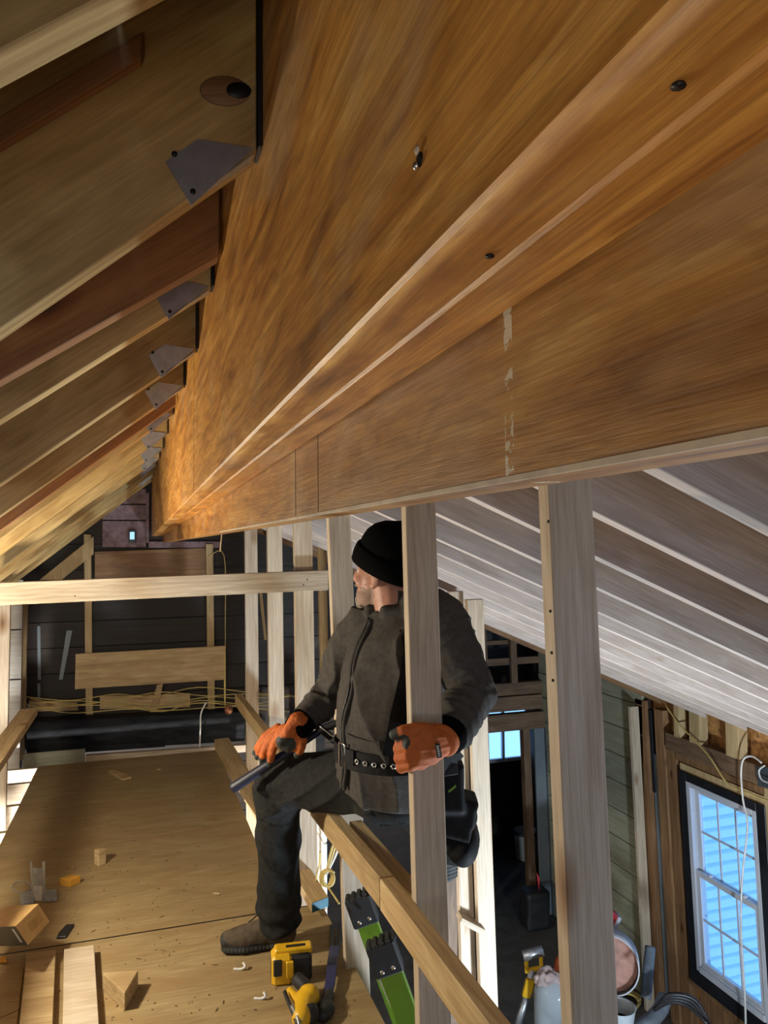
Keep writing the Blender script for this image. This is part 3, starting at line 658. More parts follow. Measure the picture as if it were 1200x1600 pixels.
hx = hexa('edge_board', [UZ(335, 1155, -1.5), UZ(357, 1152, -1.5), UZ(357, 1152, -1.5) - Vector((0, 0, .09)), UZ(335, 1155, -1.5) - Vector((0, 0, .09))],
          [UZ(487, 1411, -1.5), UZ(513, 1401, -1.5), UZ(513, 1401, -1.5) - Vector((0, 0, .04)), UZ(487, 1411, -1.5) - Vector((0, 0, .04))], 'pine_y')
tag(hx, 'flat board along the deck edge with a teal painted end', 'board')
a, b2 = UZ(487, 1411, -1.5), UZ(513, 1401, -1.5)
te = hexa('painted_end', [a + Vector((.001, -.003, -.001)), b2 + Vector((-.001, -.003, -.001)), b2 + Vector((-.001, -.003, -.039)), a + Vector((.001, -.003, -.039))],
          [a + Vector((.001, .0, -.001)), b2 + Vector((-.001, .0, -.001)), b2 + Vector((-.001, .0, -.039)), a + Vector((.001, .0, -.039))], 'teal', hx, 0); te['label'] = 'teal painted end'
# white boards in the gap beyond the deck edge
for i, (z0, z1) in enumerate(((-2.9, -2.3), (-2.29, -1.75), (-1.74, -1.30))):
    pn = hexa('liner_board', [(1.0, 4.3, z0), (1.02, 4.3, z0), (1.02, 4.3, z1), (1.0, 4.3, z1)], [(1.0, 6.1, z0), (1.02, 6.1, z0), (1.02, 6.1, z1), (1.0, 6.1, z1)], 'whiteboard', wb)

# two bright studs in the right room with a block between
def pstud(pa, pb, ya, z0, z1, label):
    xs = [UY(p[0], p[1], ya + K * UY(p[0], p[1], ya).z) for p in (pa, pb)]
    x0, x1 = xs[0].x, xs[1].x
    return tag(hexa('partition_stud', [V(x0, ya, z0), V(x1, ya, z0), V(x1, ya + .038, z0), V(x0, ya + .038, z0)], [V(x0, ya, z1), V(x1, ya, z1), V(x1, ya + .038, z1), V(x0, ya + .038, z1)], 'pine'), label, 'stud')
pstud((713, 1250), (735, 1250), 3.86, -4.3, rz(1.66), 'bright narrow stud behind the man\'s tool pouch, left of its twin')
pstud((741, 1250), (767, 1250), 3.80, -4.3, rz(1.76), 'bright pale stud in the lower room, just right of the man\'s elbow')
p0, p1 = UY(717, 1432, 3.72), UY(748, 1452, 3.70)
tag(board('blocking', p0, p1 + Vector((.02, 0, 0)), .03, .089, (0, 0, 1), 'pine'), 'short block nailed between the two bright studs', 'block')
tag(hexa('old_post', [UY(700, 1600, 4.2), UY(716, 1600, 4.2), UY(716, 1600, 4.28), UY(700, 1600, 4.28)], [UY(692, 1368, 4.2), UY(714, 1362, 4.2), UY(714, 1362, 4.28), UY(692, 1368, 4.28)], 'old'),
    'dark weathered post with a gouge below the man\'s hanging knee', 'post')

# ================================================================== THE MAN
T = CD(-.80, 0, -.60); T.z = 0; T.normalize()               # where his chest faces
Lf = Vector((0, 0, 1)).cross(T).normalized()                  # his left
man = thing('person', W(400, 1480, 2.88), 'man in black knit cap, grey fleece jacket and orange gloves astride the guard rail', 'person')
man.location = UZ(405, 1478, -1.57); WM[man] = Matrix.Translation(man.location)
TORSO = [((616, 945, 2.43), .075, .070), ((620, 975, 2.43), .150, .100), ((622, 1000, 2.42), .195, .125), ((620, 1040, 2.41), .205, .145), ((614, 1100, 2.395), .200, .160),
         ((609, 1150, 2.40), .190, .155), ((607, 1190, 2.41), .185, .150), ((606, 1214, 2.42), .184, .148), ((606, 1232, 2.425), .178, .142)]
TC = [(W(*c), a, b) for c, a, b in TORSO]
def torso_pt(py, phi, off=0.):
    pys = [t[0][1] for t in TORSO]
    i = max(0, min(len(pys) - 2, sum(1 for q in pys if q <= py) - 1)); f = (py - pys[i]) / (pys[i + 1] - pys[i])
    c = TC[i][0].lerp(TC[i + 1][0], f); a = TC[i][1] * (1 - f) + TC[i + 1][1] * f; b = TC[i][2] * (1 - f) + TC[i + 1][2] * f
    return c + T * (b + off) * math.cos(phi) + Lf * (a + off) * math.sin(phi)
def ridged(p, fx_, fy, fz, seed=0): return 1 - abs(noise.noise(Vector((p.x * fx_ + seed, p.y * fy + seed, p.z * fz))))
shR, elR, wrR = W(563, 992, 2.53), W(516, 1080, 2.66), W(467, 1134, 2.545)
shL, elL, wrL = W(690, 972, 2.30), W(738, 1085, 2.20), W(700, 1152, 2.03)
hipR, knR, anR = W(588, 1212, 2.44), W(434, 1222, 2.74), W(436, 1430, 2.875)
hipL, knL, anL = W(628, 1222, 2.44), W(712, 1312, 2.56), W(706, 1312, 2.98)
# face and head frame
Fd = CD(-.84, .03, .54); Fd.z = .05; Fd.normalize()
Lh = Vector((0, 0, 1)).cross(Fd).normalized(); Uh = Fd.cross(Lh).normalized()
HC = W(603, 888, 2.43)
def H(f, l, u): return HC + Fd * f + Lh * l + Uh * u
# one continuous body under the clothes
body = blob('body', [
    ell(H(-.012, 0, .03), Lh, Fd, Uh, .076, .097, .098), ell(H(.036, 0, -.035), Lh, Fd, Uh, .062, .062, .085), ell(H(.048, 0, -.092), Lh, Fd, Uh, .057, .055, .042),
    ('tube', [H(.092, 0, .0), H(.113, 0, -.030), H(.112, 0, -.043)], [.010, .014, .015], None, 10), ell(H(.083, 0, .008), Lh, Fd, Uh, .05, .018, .013),
    ell(H(.066, .036, -.045), Lh, Fd, Uh, .026, .024, .026), ell(H(.066, -.036, -.045), Lh, Fd, Uh, .026, .024, .026),
    ell(H(.092, 0, -.078), Lh, Fd, Uh, .024, .014, .014),
    ell(H(-.012, .079, -.028), Lh * .9 + Fd * -.3, Fd, Uh, .010, .020, .033), ell(H(-.012, -.079, -.028), Lh, Fd, Uh, .010, .020, .033), ell(H(-.006, .080, -.052), Lh, Fd, Uh, .009, .011, .013),
    ('tube', [H(-.02, 0, -.05), H(-.035, 0, -.11), TC[1][0]], [.064, .066, .075], Lh, 16),
    ('tube', [c for c, a, b in TC[1:-3]], [(a * .84, b * .80) for c, a, b in TC[1:-3]], Lf, 18),
    ('tube', [shR, elR, wrR], [.05, .042, .03], None, 12), ('tube', [shL, elL, wrL], [.05, .042, .03], None, 12),
    ('tube', [hipR, knR, anR], [.08, .055, .042], None, 12), ('tube', [hipL, knL, anL], [.08, .055, .042], None, 12)], ['skin', 'stubble'], man, .0055, 5, paint=lambda c, n: 1 if (c - HC).dot(Uh) < -.062 - .03 * noise.noise(c * 60) and (c - HC).dot(Fd) > .008 and (c - HC).length < .2 else 0)
body['label'] = 'ruddy face and neck'
beard = blob('beard', [ell(H(.082, 0, -.120), Lh, Fd, Uh, .027, .022, .022), ell(H(.070, .020, -.108), Lh, Fd, Uh, .018, .022, .014), ell(H(.070, -.020, -.108), Lh, Fd, Uh, .018, .022, .014), ell(H(.101, 0, -.062), Lh, Fd, Uh, .028, .010, .007),
    ell(H(.096, 0, -.112), Lh, Fd, Uh, .020, .018, .018), ell(H(.088, 0, -.128), Lh, Fd, Uh, .022, .018, .014)], 'beard', man, .0035, 2, fold=lambda p, n: .003 * noise.noise(p * 160))
for sgn in (1, -1):
    e = H(.082, .031 * sgn, -.012); o = lathe('eye', [(.001, -.006), (.007, -.003), (.009, .002), (.005, .007), (.001, .008)], 'eye', man, e, Fd, 10)
# knit cap: crown, turned-up cuff
Ax = (Uh * .90 - Fd * .40).normalized(); CB = H(-.012, 0, .034)
def cap_pt(h, r, a): 
    x, y, z = frame(Ax, Lh); return CB + x * h + (y * math.cos(a) + z * math.sin(a) * 1.12) * r
bm = bmesh.new()
ring_add(bm, [[cap_pt(h, r, 2 * math.pi * k / 40) * 1.0 for k in range(40)] for h, r in ((-.02, .088), (-.025, .094), (.0, .099), (.03, .100), (.06, .094), (.085, .080), (.105, .058), (.117, .034), (.124, .020), (.129, .012))])
me = bm_done(bm, 'beanie', True)
cap = link('knit_cap', me, 'knit', man); cap['label'] = 'black knit cap'
bm = bmesh.new()
ring_add(bm, [[cap_pt(h, r + .0012 * (k % 2), 2 * math.pi * k / 96) for k in range(96)] for h, r in ((-.046, .095), (-.049, .100), (-.047, .105), (-.02, .108), (.005, .107), (.012, .104), (.013, .099), (.010, .095))], False)
link('cap_cuff', bm_done(bm, 'cuff', True), 'knit', cap)
# fleece jacket, hood lying on the nape, sleeves
def jfold(p, n):
    d = .0030 * noise.noise(p * 7) + .0018 * noise.noise(p * 19)
    for a, b, amp in ((shR, elR, .006), (elR, wrR, .008), (shL, elL, .007), (elL, wrL, .010)):
        t = (p - a).dot(b - a) / (b - a).length_squared
        q = a + (b - a) * max(0, min(1, t)); r = (p - q).length
        if r < .105 and -.1 < t < 1.1:
            ax = (b - a).normalized(); s = (p - a).dot(ax)
            d += amp * (1 - r / .105 * .3) * (ridged(Vector((s * 30, 0, 0)) + p * 5, 1, 1, 1) ** 4 - .45)
    h = (p - TC[4][0]); rad = h.dot(T)
    if rad > .02 and abs(h.z) < .3: d += .016 * (ridged(p, 8, 8, 2.4, 3) ** 5 - .35)
    return d
jk = blob('fleece_jacket', [('tube', [c for c, a, b in TC], [(a, b) for c, a, b in TC], Lf, 28, False),
    ('tube', [TC[0][0] + Lf * .02 - T * .02, shR.lerp(TC[1][0], .25) + Vector((0, 0, .03)), shR], [.06, .075, .082], None, 18), ('tube', [TC[0][0] + Lf * .02 - T * .02, shL.lerp(TC[1][0], .25) + Vector((0, 0, .035)), shL], [.06, .078, .088], None, 18),
    ('tube', [shR, shR.lerp(elR, .6), elR, elR.lerp(wrR, .6), wrR], [.080, .070, .064, .056, .046], None, 18),
    ('tube', [shL, shL.lerp(elL, .6), elL, elL.lerp(wrL, .6), wrL + (elL - wrL) * .12], [.088, .080, .074, .062, .050], None, 18),
    ('tube', [torso_pt(958, a, -.004) + Vector((0, 0, .012)) for a in (-.35, -1.2, -2.1, -3.1, -4.1, -5.0, -5.85)], [.022, .026, .030, .034, .030, .026, .022], None, 12)],
    'fleece', man, .0062, 5, fold=jfold)
jk['label'] = 'grey zipped fleece jacket'
bm = bmesh.new(); rings = []
for i in range(25):
    a = .10 + (2 * math.pi - .55) * i / 24; n = T * math.cos(a) + Lf * math.sin(a); h = .052 + .016 * math.cos(a + .3)
    b0 = torso_pt(962, a, -.022); t0 = torso_pt(947, a, -.006) + Vector((0, 0, h))
    rings.append([b0 - n * .006, b0 + n * .010, t0 + n * .006, t0 - n * .006])
ring_add(bm, rings); link('collar', bm_done(bm, 'collar', True), 'fleece', jk)
zp = [torso_pt(y, -.16 + .04 * math.sin(y * .06), .010) for y in range(962, 1226, 8)]
tube('zipper', zp, .0042, 'graphite', jk, 6, k=2)
for off in (.045, -.045): tube('zip_placket', [torso_pt(y, -.16 + off * (1.3 if off > 0 else 1) + .05 * math.sin(y * .06), .007) for y in range(966, 1226, 8)], .006, 'fleece', jk, 6, k=2)
tube('pocket_seam', [torso_pt(1136 + 2 * math.sin(a * 3), a, .006) for a in (-.05, .1, .3, .5, .7)], .003, 'fleece', jk, 6, k=3)
tube('pocket_edge', [torso_pt(1136, .62, .007), torso_pt(1146, .66, .007), torso_pt(1160, .70, .006)], .003, 'fleece', jk, 6, k=3)
# cuffs
for wr, el, nm in ((wrR, elR, 'R'), (wrL, elL, 'L')):
    d = (wr - el).normalized(); r0 = .048 if nm == 'R' else .052
    lathe('sleeve_cuff', [(r0 * .6, -.03), (r0, -.028), (r0 * 1.02, -.01), (r0 * .94, .022), (r0 * .78, .034), (r0 * .5, .036)], 'knit', jk, wr - d * (.002 if nm == 'R' else .012), d, 24)
# brace strap of the tool belt, over shoulder and down the chest
def ribbon(name, pts, nrm, width, th, mat, parent):
    bm = bmesh.new(); rings = []
    for i, p in enumerate(pts):
        t = (pts[min(i + 1, len(pts) - 1)] - pts[max(i - 1, 0)]).normalized(); n = (nrm[i] - t * nrm[i].dot(t)).normalized(); s = t.cross(n)
        rings.append([p + s * width / 2, p + s * width / 2 + n * th, p - s * width / 2 + n * th, p - s * width / 2])
    ring_add(bm, rings); return link(name, bm_done(bm, name), mat, parent)
ys = list(range(975, 1165, 10))
ribbon('brace_strap', [torso_pt(y, .98 - (y - 975) * .0007, .008) for y in ys], [(T * math.cos(.9) + Lf * math.sin(.9)) for _ in ys], .050, .006, 'webbing', man)
ribbon('brace_strap', [W(682, 926, 2.33), W(694, 933, 2.30), W(706, 944, 2.29), W(716, 960, 2.30), W(722, 985, 2.34)], [Vector((.3, -.6, .7)).normalized()] * 5, .045, .007, 'navy', man)
# belt with buckle and eyelets
phis = [2 * math.pi * k / 48 for k in range(49)]
belt = ribbon('tool_belt', [torso_pt(1167 + 4 * math.cos(a), a, .008) for a in phis], [T * math.cos(a) + Lf * math.sin(a) for a in phis], .060, .006, 'webbing', man)
for a in (.10, .26, .42, .58, .74, .90):
    n = (T * math.cos(a) + Lf * math.sin(a)).normalized()
    lathe('eyelet', [(.0035, 0), (.0080, .0), (.0085, .003), (.0055, .004), (.0040, .001)], 'steel_b', belt, torso_pt(1170, a, .0145), n, 14, caps=False)
    lathe('eyelet_hole', [(.0045, 0), (.004, .0008)], 'nail', belt, torso_pt(1170, a, .0147), n, 10)
bk = [(-.20, 1150), (-.02, 1150), (-.02, 1186), (-.20, 1186)]
tube('buckle', [torso_pt(y, a, .016) for a, y in bk + bk[:1]], .0028, 'steel_b', belt, 8, k=1)
ribbon('belt_tail', [torso_pt(1166, a, .015) for a in (-.05, .1, .2)], [T] * 3, .045, .004, 'webbing', belt)
hl = [W(500, 1135, 2.50), W(508, 1141, 2.49), W(520, 1150, 2.48), W(530, 1147, 2.47), W(531, 1138, 2.47)]
tube('hammer_loop', hl, .0028, 'steel_b', belt, 8)
tube('belt_hanger', [W(498, 1142, 2.52), W(515, 1134, 2.50), W(531, 1128, 2.48)], .012, 'webbing', belt, 8)
# trousers
def pfold(p, n):
    d = .0022 * noise.noise(p * 9)
    for a, b, amp, fq in ((hipR, knR, .011, 9), (knR, anR, .011, 8), (hipL, knL, .010, 9)):
        t = (p - a).dot(b - a) / (b - a).length_squared; q = a + (b - a) * max(0, min(1, t)); r = (p - q).length
        if r < .15 and -.1 < t < 1.15:
            ax = (b - a).normalized(); s = (p - a).dot(ax); side = p - q
            d += amp * (ridged(Vector((s * fq * .5 + side.z * 14, side.dot(RGT) * 5 + s * 3, side.z * 2)), 1, 1, 1) ** 4 - .4)
            if a is knR: d += .008 * max(0, t - .72) * 3 * math.sin(s * 75 + side.x * 12)
    return d
pel = W(607, 1222, 2.44)
tr_ = blob('trousers', [ell(pel, Lf, T, Vector((0, 0, 1)), .180, .140, .10), ell(pel - Vector((0, 0, .04)), Lf, T, Vector((0, 0, 1)), .165, .13, .085),
    ('tube', [hipR - Vector((0, 0, .01)), hipR.lerp(knR, .5) - Vector((0, 0, .005)), knR], [.108, .103, .088], None, 22), ('tube', [knR, knR.lerp(anR, .3), knR.lerp(anR, .75), anR - Vector((0, 0, .0))], [.088, .084, .080, .080], None, 20),
    ('tube', [hipL, hipL.lerp(knL, .55), knL], [.112, .098, .085], None, 20), ('tube', [knL, knL.lerp(anL, .5), anL], [.085, .075, .068], None, 20)],
    'pants', man, .0062, 4, fold=pfold)
tr_['label'] = 'charcoal work trousers'
# knee pad and hanging pouch on his left side
pad = blob('knee_pad', [ell(W(722, 1316, 2.50), RGT, UPV, FWD, .056, .076, .09), ell(W(706, 1300, 2.50), RGT, UPV, FWD, .07, .06, .08)], 'webbing', man, .006, 4)
pc = W(706, 1245, 2.33)
pouch = blob('tool_pouch', [('box', mat4(W(702, 1225, 2.34), RGT, UPV, FWD) @ Matrix.Diagonal((.085, .15, .10, 1))), ('box', mat4(W(712, 1270, 2.36), (RGT + UPV * -.25).normalized(), (UPV + RGT * .25).normalized(), FWD) @ Matrix.Diagonal((.11, .13, .11, 1))),
    ell(W(716, 1275, 2.37), RGT, UPV, FWD, .062, .06, .06)], 'webbing', belt, .006, 7)
prism('pouch_flap', [W(691, 1186, 2.27), W(716, 1172, 2.29), W(725, 1182, 2.30), W(715, 1193, 2.29), W(716, 1210, 2.28), W(690, 1214, 2.27)], FWD * .006, 'rubber', belt)
prism('pouch_patch', [W(700, 1236, 2.268), W(712, 1226, 2.268), W(713, 1230, 2.268), W(702, 1239, 2.268)], FWD * .003, 'green', belt, bev=0)
# boots
def boot(name, heel, toe, ank, mat_par, up=Vector((0, 0, 1))):
    f = (toe - heel).normalized(); s = f.cross(up).normalized(); u = s.cross(f).normalized(); L = (toe - heel).length
    P = lambda a, b, c: heel + f * a * L + s * b + u * c
    def paint(c, n): return 1 if (c - heel).dot(u) < .036 + .012 * max(0, ((c - heel).dot(f) / L - .80)) * 20 else 0
    o = blob(name, [('tube', [P(.14, 0, .016), P(.40, .004, .016), P(.66, -.004, .016), P(.88, -.002, .016)], [(.040, .017), (.038, .017), (.052, .017), (.044, .017)], s, 16),
        ('tube', [P(.14, 0, .055), P(.38, 0, .058), P(.66, 0, .050), P(.86, 0, .042)], [(.038, .046), (.038, .046), (.048, .040), (.042, .030)], s, 16),
        ('tube', [P(.16, 0, .05), P(.20, 0, .11), ank], [(.040, .050), (.042, .050), (.046, .052)], s, 16), ('tube', [P(.25, 0, .10), P(.5, 0, .075), P(.7, 0, .06)], [(.036, .036), (.036, .030), (.036, .026)], s, 14)],
        ['boot', 'sole'], mat_par, .0048, 4, fold=lambda p, n: .0016 * noise.noise(p * 40) + (.0016 * math.sin((p - heel).dot(f) * 420) if (p - heel).dot(u) < .028 else 0), paint=paint)
    for i in range(5):
        a = .34 + i * .07; h = .118 - i * .013
        tube('lace', [P(a, .030, h - .016), P(a + .01, .012, h + .004), P(a + .035, -.012, h + .001), P(a + .04, -.030, h - .020)], .0028, 'cable_k', o, 6)
    tube('lace', [P(.36, .02, .125), P(.44, .045, .12), P(.56, .058, .085), P(.62, .062, .07)], .0026, 'cable_k', o, 6)
    for sg in (1, -1): tube('lace', [P(.30, 0, .135), P(.36, .02 * sg, .155), P(.42, .035 * sg, .135), P(.36, .02 * sg, .125)], .0026, 'cable_k', o, 6)
    return o
hz = UZ(464, 1478, -1.569); tz = UZ(338, 1486, -1.569)
b1 = boot('work_boot', hz, tz, W(437, 1418, 2.875), man); b1['label'] = 'brown suede work boot flat on the deck'
boot('work_boot', anL + Vector((0, .05, .07)), anL + Vector((0.02, .07, -.22)), anL, man, Vector((0, 1, .2)))
# ---- gloves
gR = []
def G(px, py, d): return W(px, py, d)
tipsR = [G(409, 1187, 2.60), G(421, 1193, 2.585), G(465, 1178, 2.55), G(402, 1183, 2.62), G(398, 1176, 2.64)]
gl_R = blob('work_glove', [('tube', [G(469, 1126, 2.53), G(459, 1140, 2.535), G(446, 1155, 2.55)], [(.042, .030), (.050, .028), (.046, .024)], RGT * .6 + UPV * .6, 16),
    ell(G(452, 1152, 2.54), CD(.7, .5, 0), CD(-.5, .7, 0), FWD, .052, .052, .026),
    ('tube', [G(446, 1146, 2.54), G(431, 1158, 2.545), G(425, 1176, 2.56), tipsR[1]], [.0165, .0150, .0138, .0118], None, 12),
    ('tube', [G(440, 1143, 2.56), G(422, 1158, 2.565), G(413, 1174, 2.58), tipsR[0]], [.0165, .0150, .0138, .0118], None, 12),
    ('tube', [G(436, 1139, 2.58), G(417, 1154, 2.59), G(406, 1170, 2.605), tipsR[3]], [.0155, .0145, .0130, .0110], None, 12),
    ('tube', [G(434, 1136, 2.60), G(414, 1150, 2.61), G(404, 1164, 2.625), tipsR[4]], [.0140, .0130, .0118, .0100], None, 12),
    ('tube', [G(465, 1140, 2.53), G(472, 1157, 2.53), G(470, 1169, 2.54), tipsR[2]], [.022, .0185, .0170, .0150], None, 12)],
    ['glove', 'glove_d'], man, .0034, 3, fold=lambda p, n: .0016 * noise.noise(p * 45) + .0014 * noise.noise(p * 110),
    paint=lambda c, n: 1 if min((c - t).length for t in tipsR) < .020 or (c - G(446, 1163, 2.52)).length < .036 or (n.dot(FWD) > .3) else 0)
gl_R['label'] = 'orange glove resting on the raised knee'
DH = 1.945
def kn(i): return G(638 + (2, 0, 0, 5)[i], 1152 + i * 14.5, DH - .012)
prL = [('tube', [G(692, 1158, DH + .02), G(678, 1163, DH - .002), G(655, 1168, DH - .008)], [(.040, .030), (.050, .028), (.056, .026)], UPV, 18),
       ell(G(656, 1168, DH - .004), RGT, UPV, FWD, .042, .060, .027)]
tipsL = []
for i in range(4):
    a = kn(i); b = G(623 + (3, 0, 1, 4)[i], 1156 + i * 14.2, DH + .012); c = G(622 + (3, 1, 2, 5)[i], 1158 + i * 13.6, DH + .05); e = G(630 + (2, 0, 1, 3)[i], 1158 + i * 13.2, DH + .072)
    prL.append(('tube', [G(655, 1155 + i * 11, DH - .012), a, b, c, e], [.017, .0175, .0165, .0150, .0125][:5], None, 12)); tipsL.append(e)
thL = [G(668, 1142, DH + .0), G(650, 1139, DH - .014), G(630, 1143, DH - .012), G(616, 1148, DH - .004)]
prL.append(('tube', thL, [.020, .0185, .0170, .0140], None, 12))
gl_L = blob('work_glove', prL, ['glove', 'glove_d'], man, .0034, 3,
    fold=lambda p, n: .0016 * noise.noise(p * 45) + .0028 * (ridged(Vector((p.x * 3, p.y * 3, p.z * 60)), 1, 1, 1) ** 4 - .4) * max(0, min(1, (p - kn(1)).dot(RGT) * 25)),
    paint=lambda c, n: 1 if (c - thL[3]).length < .022 or (c - G(630, 1160, DH - .03)).length < .019 or n.dot(FWD) > .35 else 0)
gl_L['label'] = 'orange glove gripping the stud'
lathe('glove_cuff', [(.040, 0), (.047, .002), (.048, .016), (.043, .020)], 'glove', gl_L, G(688, 1160, DH + .005), (wrL - elL).normalized() * -1, 22)
pz = mat4(G(685, 1173, DH - .043), (RGT * .18 - UPV).normalized(), (RGT + UPV * .18).normalized(), FWD)
pt = link('logo_patch', box_me('p', .036, .013, .004, .001), 'rubber', gl_L, pz)
for i in range(5):
    link('patch_letter', box_me('l', .0035, .006, .001, 0), 'paper', gl_L, pz @ Matrix.Translation((-.012 + i * .006, 0, -.0024)))

# hammer held under his right hand
ha, hb = W(363, 1232, 2.64), W(503, 1140, 2.58)
hm = thing('hammer', ha, 'hammer with dark blue handle under the gloved hand on his knee', 'hammer')
d = (hb - ha); L = d.length
lathe('handle', [(.012, 0), (.018, .002), (.0195, .012), (.0180, .05), (.0175, .12), (.0155, .2), (.012, L - .02), (.010, L)], 'navy_grip', hm, ha, d.normalized(), 14)
board('hammer_head', hb - CD(.55, -.6, .4) * .03, hb + CD(.55, -.6, .4) * .05, .026, .024, UPV, 'graphite', hm, .005)
lathe('hammer_face', [(.012, 0), (.015, .004), (.015, .018), (.012, .02)], 'steel', hm, hb + CD(.55, -.6, .4) * .05, CD(.55, -.6, .4), 14)

# ================================================================== THINGS ON THE DECK
ZD = -1.57
def D(px, py, h=0): return UZ(px, py, ZD + h)
def ground_prism(name, pix, h, mat, lab, cat, group=None, z0=0.0, bev=.002, parent=None):
    """outline given at its top face, height h above the deck"""
    top = [UZ(px, py, ZD + z0 + h) for px, py in pix]
    o = prism(name, top, (0, 0, -h + .0005), mat, parent, bev=bev)
    if lab: tag(o, lab, cat, group)
    return o
ground_prism('lumber_offcut', [(42, 1489), (87, 1484), (82, 1606), (30, 1606)], .038, 'pine_y', 'brownish lumber offcut lying left of the paler one at bottom left', 'board')
ground_prism('lumber_offcut', [(100, 1483), (147, 1476), (155, 1606), (98, 1606)], .038, 'pine', 'pale lumber offcut lying right of the brownish one at bottom left', 'board')
ground_prism('wedge_block', [(160, 1519), (216, 1516), (195, 1552)], .06, 'pine_y', 'triangular wooden wedge on the deck right of the two offcuts', 'wood block')
ground_prism('wood_block', [(147, 1327), (158, 1324), (166, 1326), (155, 1330)], .075, 'pine_y', 'small wooden block standing upright on the deck', 'wood block')
ground_prism('board_scrap', [(168, 1204), (178, 1202), (206, 1214), (191, 1217)], .012, 'pine_y', 'thin scrap of board lying near the far end of the deck', 'board')
ground_prism('plywood_scrap', [(-30, 1512), (37, 1511), (26, 1606), (-30, 1606)], .010, 'ply', 'pale plywood scrap with a crack at the bottom left corner', 'board')
tube('crack', [UZ(-5, 1592, ZD + .0108), UZ(15, 1584, ZD + .0108), UZ(31, 1577, ZD + .0108)], .0012, 'dirt', COL.objects.get('plywood_scrap'), 4)
ground_prism('shim', [(92, 1456), (103, 1444), (116, 1443), (103, 1463), (88, 1464)], .010, 'graphite', 'black plastic offcut lying on the deck by the nail box', 'scrap')
bx_ = ground_prism('fastener_box', [(93, 1371), (112, 1367), (126, 1368), (110, 1375)], .035, 'card_o', 'small orange cardboard box behind the steel hangers', 'box')
# big nail box lying on its edge
nbx = thing('nail_box', D(40, 1490), 'open orange nail box with a black end lying at the left edge', 'box')
c0, c1, c2 = W(24, 1447, 2.60), W(60, 1412, 2.80), W(78, 1440, 2.83); c3 = c2 + (c0 - c1)
dn = (W(-34, 1450, 2.72) - c0)
prism('carton', [c0, c1, c2, c3], dn, 'card', nbx, xdir=c1 - c0, bev=.001)
n_ = (c0 - c1).normalized() * .0015
prism('end_panel', [c0 + n_, c3 + n_, c3 + dn + n_, c0 + dn + n_], n_, 'graphite', nbx, bev=0)
for i in range(9):
    q = c0.lerp(c3, .16 + i * .078) + dn * .10 + n_ * 2
    link('print_letter', box_me('l', .0055, .011, .0008, 0), 'paper', nbx, mat4(q, (c3 - c0).normalized(), dn.normalized(), (c3 - c0).normalized().cross(dn.normalized())))
mid = (c0 + c1) / 2
prism('print_block', [c0.lerp(c1, .30).lerp(c3.lerp(c2, .30), .3) , c0.lerp(c1, .85).lerp(c3.lerp(c2, .85), .3), c0.lerp(c1, .85).lerp(c3.lerp(c2, .85), .72), c0.lerp(c1, .3).lerp(c3.lerp(c2, .3), .72)], (c3 - c0).cross(c1 - c0).normalized() * .0006, 'card_d', nbx, bev=0)
ground_prism('card_strip', [(-20, 1495), (10, 1495), (11, 1502), (-20, 1503)], .008, 'card_o', 'orange card strip on the deck below the nail box', 'scrap')
# stack of steel hangers and a wire coil
hg = thing('hanger_pile', D(60, 1400), 'shiny galvanized joist hangers lying on the deck by the left edge', 'bracket')
prism('hanger_base', [D(31, 1397, .012), D(50, 1390, .012), D(53, 1408, .012), D(33, 1412, .012)], (0, 0, -.010), 'steel', hg)
prism('hanger_base', [D(70, 1390, .02), D(88, 1389, .02), D(89, 1402, .02), D(71, 1404, .02)], (0, 0, -.016), 'steel', hg)
u0 = D(59, 1412)
for nm, pix in (('hanger_web', ((48, 1356), (67, 1356), (67, 1390), (50, 1390))), ('hanger_side', ((66, 1346), (70, 1346), (71, 1410), (66, 1412))), ('hanger_side', ((47, 1346), (50, 1347), (53, 1412), (50, 1410))), ('hanger_web', ((52, 1384), (66, 1384), (65, 1412), (54, 1412)))):
    prism(nm, [W(x, y, u0.dot(FWD) + (.06 if 'web' in nm and y < 1391 else .02)) for x, y in pix], FWD * .003, 'steel', hg, bev=0)
tube('wire_coil', [D(34 + 15 * math.cos(a), 1386 + 9 * math.sin(a), .006) for a in [i * .5 for i in range(14)]], .0022, 'steel', hg, 6, k=2)
# cordless driver lying on its side
dr = thing('cordless_driver', D(455, 1545), 'yellow and black cordless driver lying on the deck beside the boot', 'drill')
q0 = D(460, 1535); e1 = (D(505, 1528) - D(430, 1537)).normalized(); e2 = Vector((0, 0, 1)).cross(e1)
def Bx(name, px, py, d, l, w_, h, mat, rot=0, bev=.006, par=None):
    m = mat4(W(px, py, d), e1, e2, Vector((0, 0, 1))) @ Matrix.Rotation(rot, 4, 'Z')
    return link(name, box_me(name, l, w_, h, bev), mat, par or dr, m)
db = q0.dot(FWD)
bt = Bx('battery', 455, 1507, db + .03, .145, .075, .10, 'graphite', 0, .012)
Bx('battery_shell', 440, 1509, db + .02, .075, .085, .105, 'yellow', 0, .012, bt); Bx('battery_window', 434, 1513, db - .025, .030, .012, .055, 'graphite', 0, .003, bt); Bx('battery_latch', 453, 1515, db - .022, .026, .012, .058, 'yellow', 0, .003, bt)
Bx('battery_cover', 458, 1482, db + .035, .135, .05, .026, 'yellow', 0, .006, bt); Bx('cover_mark', 462, 1477, db + .004, .07, .008, .006, 'graphite', 0, .001, bt)
tube('grip', [D(465, 1530, .05), D(479, 1545, .05), D(479, 1558, .045)], .024, 'graphite', dr, 14)
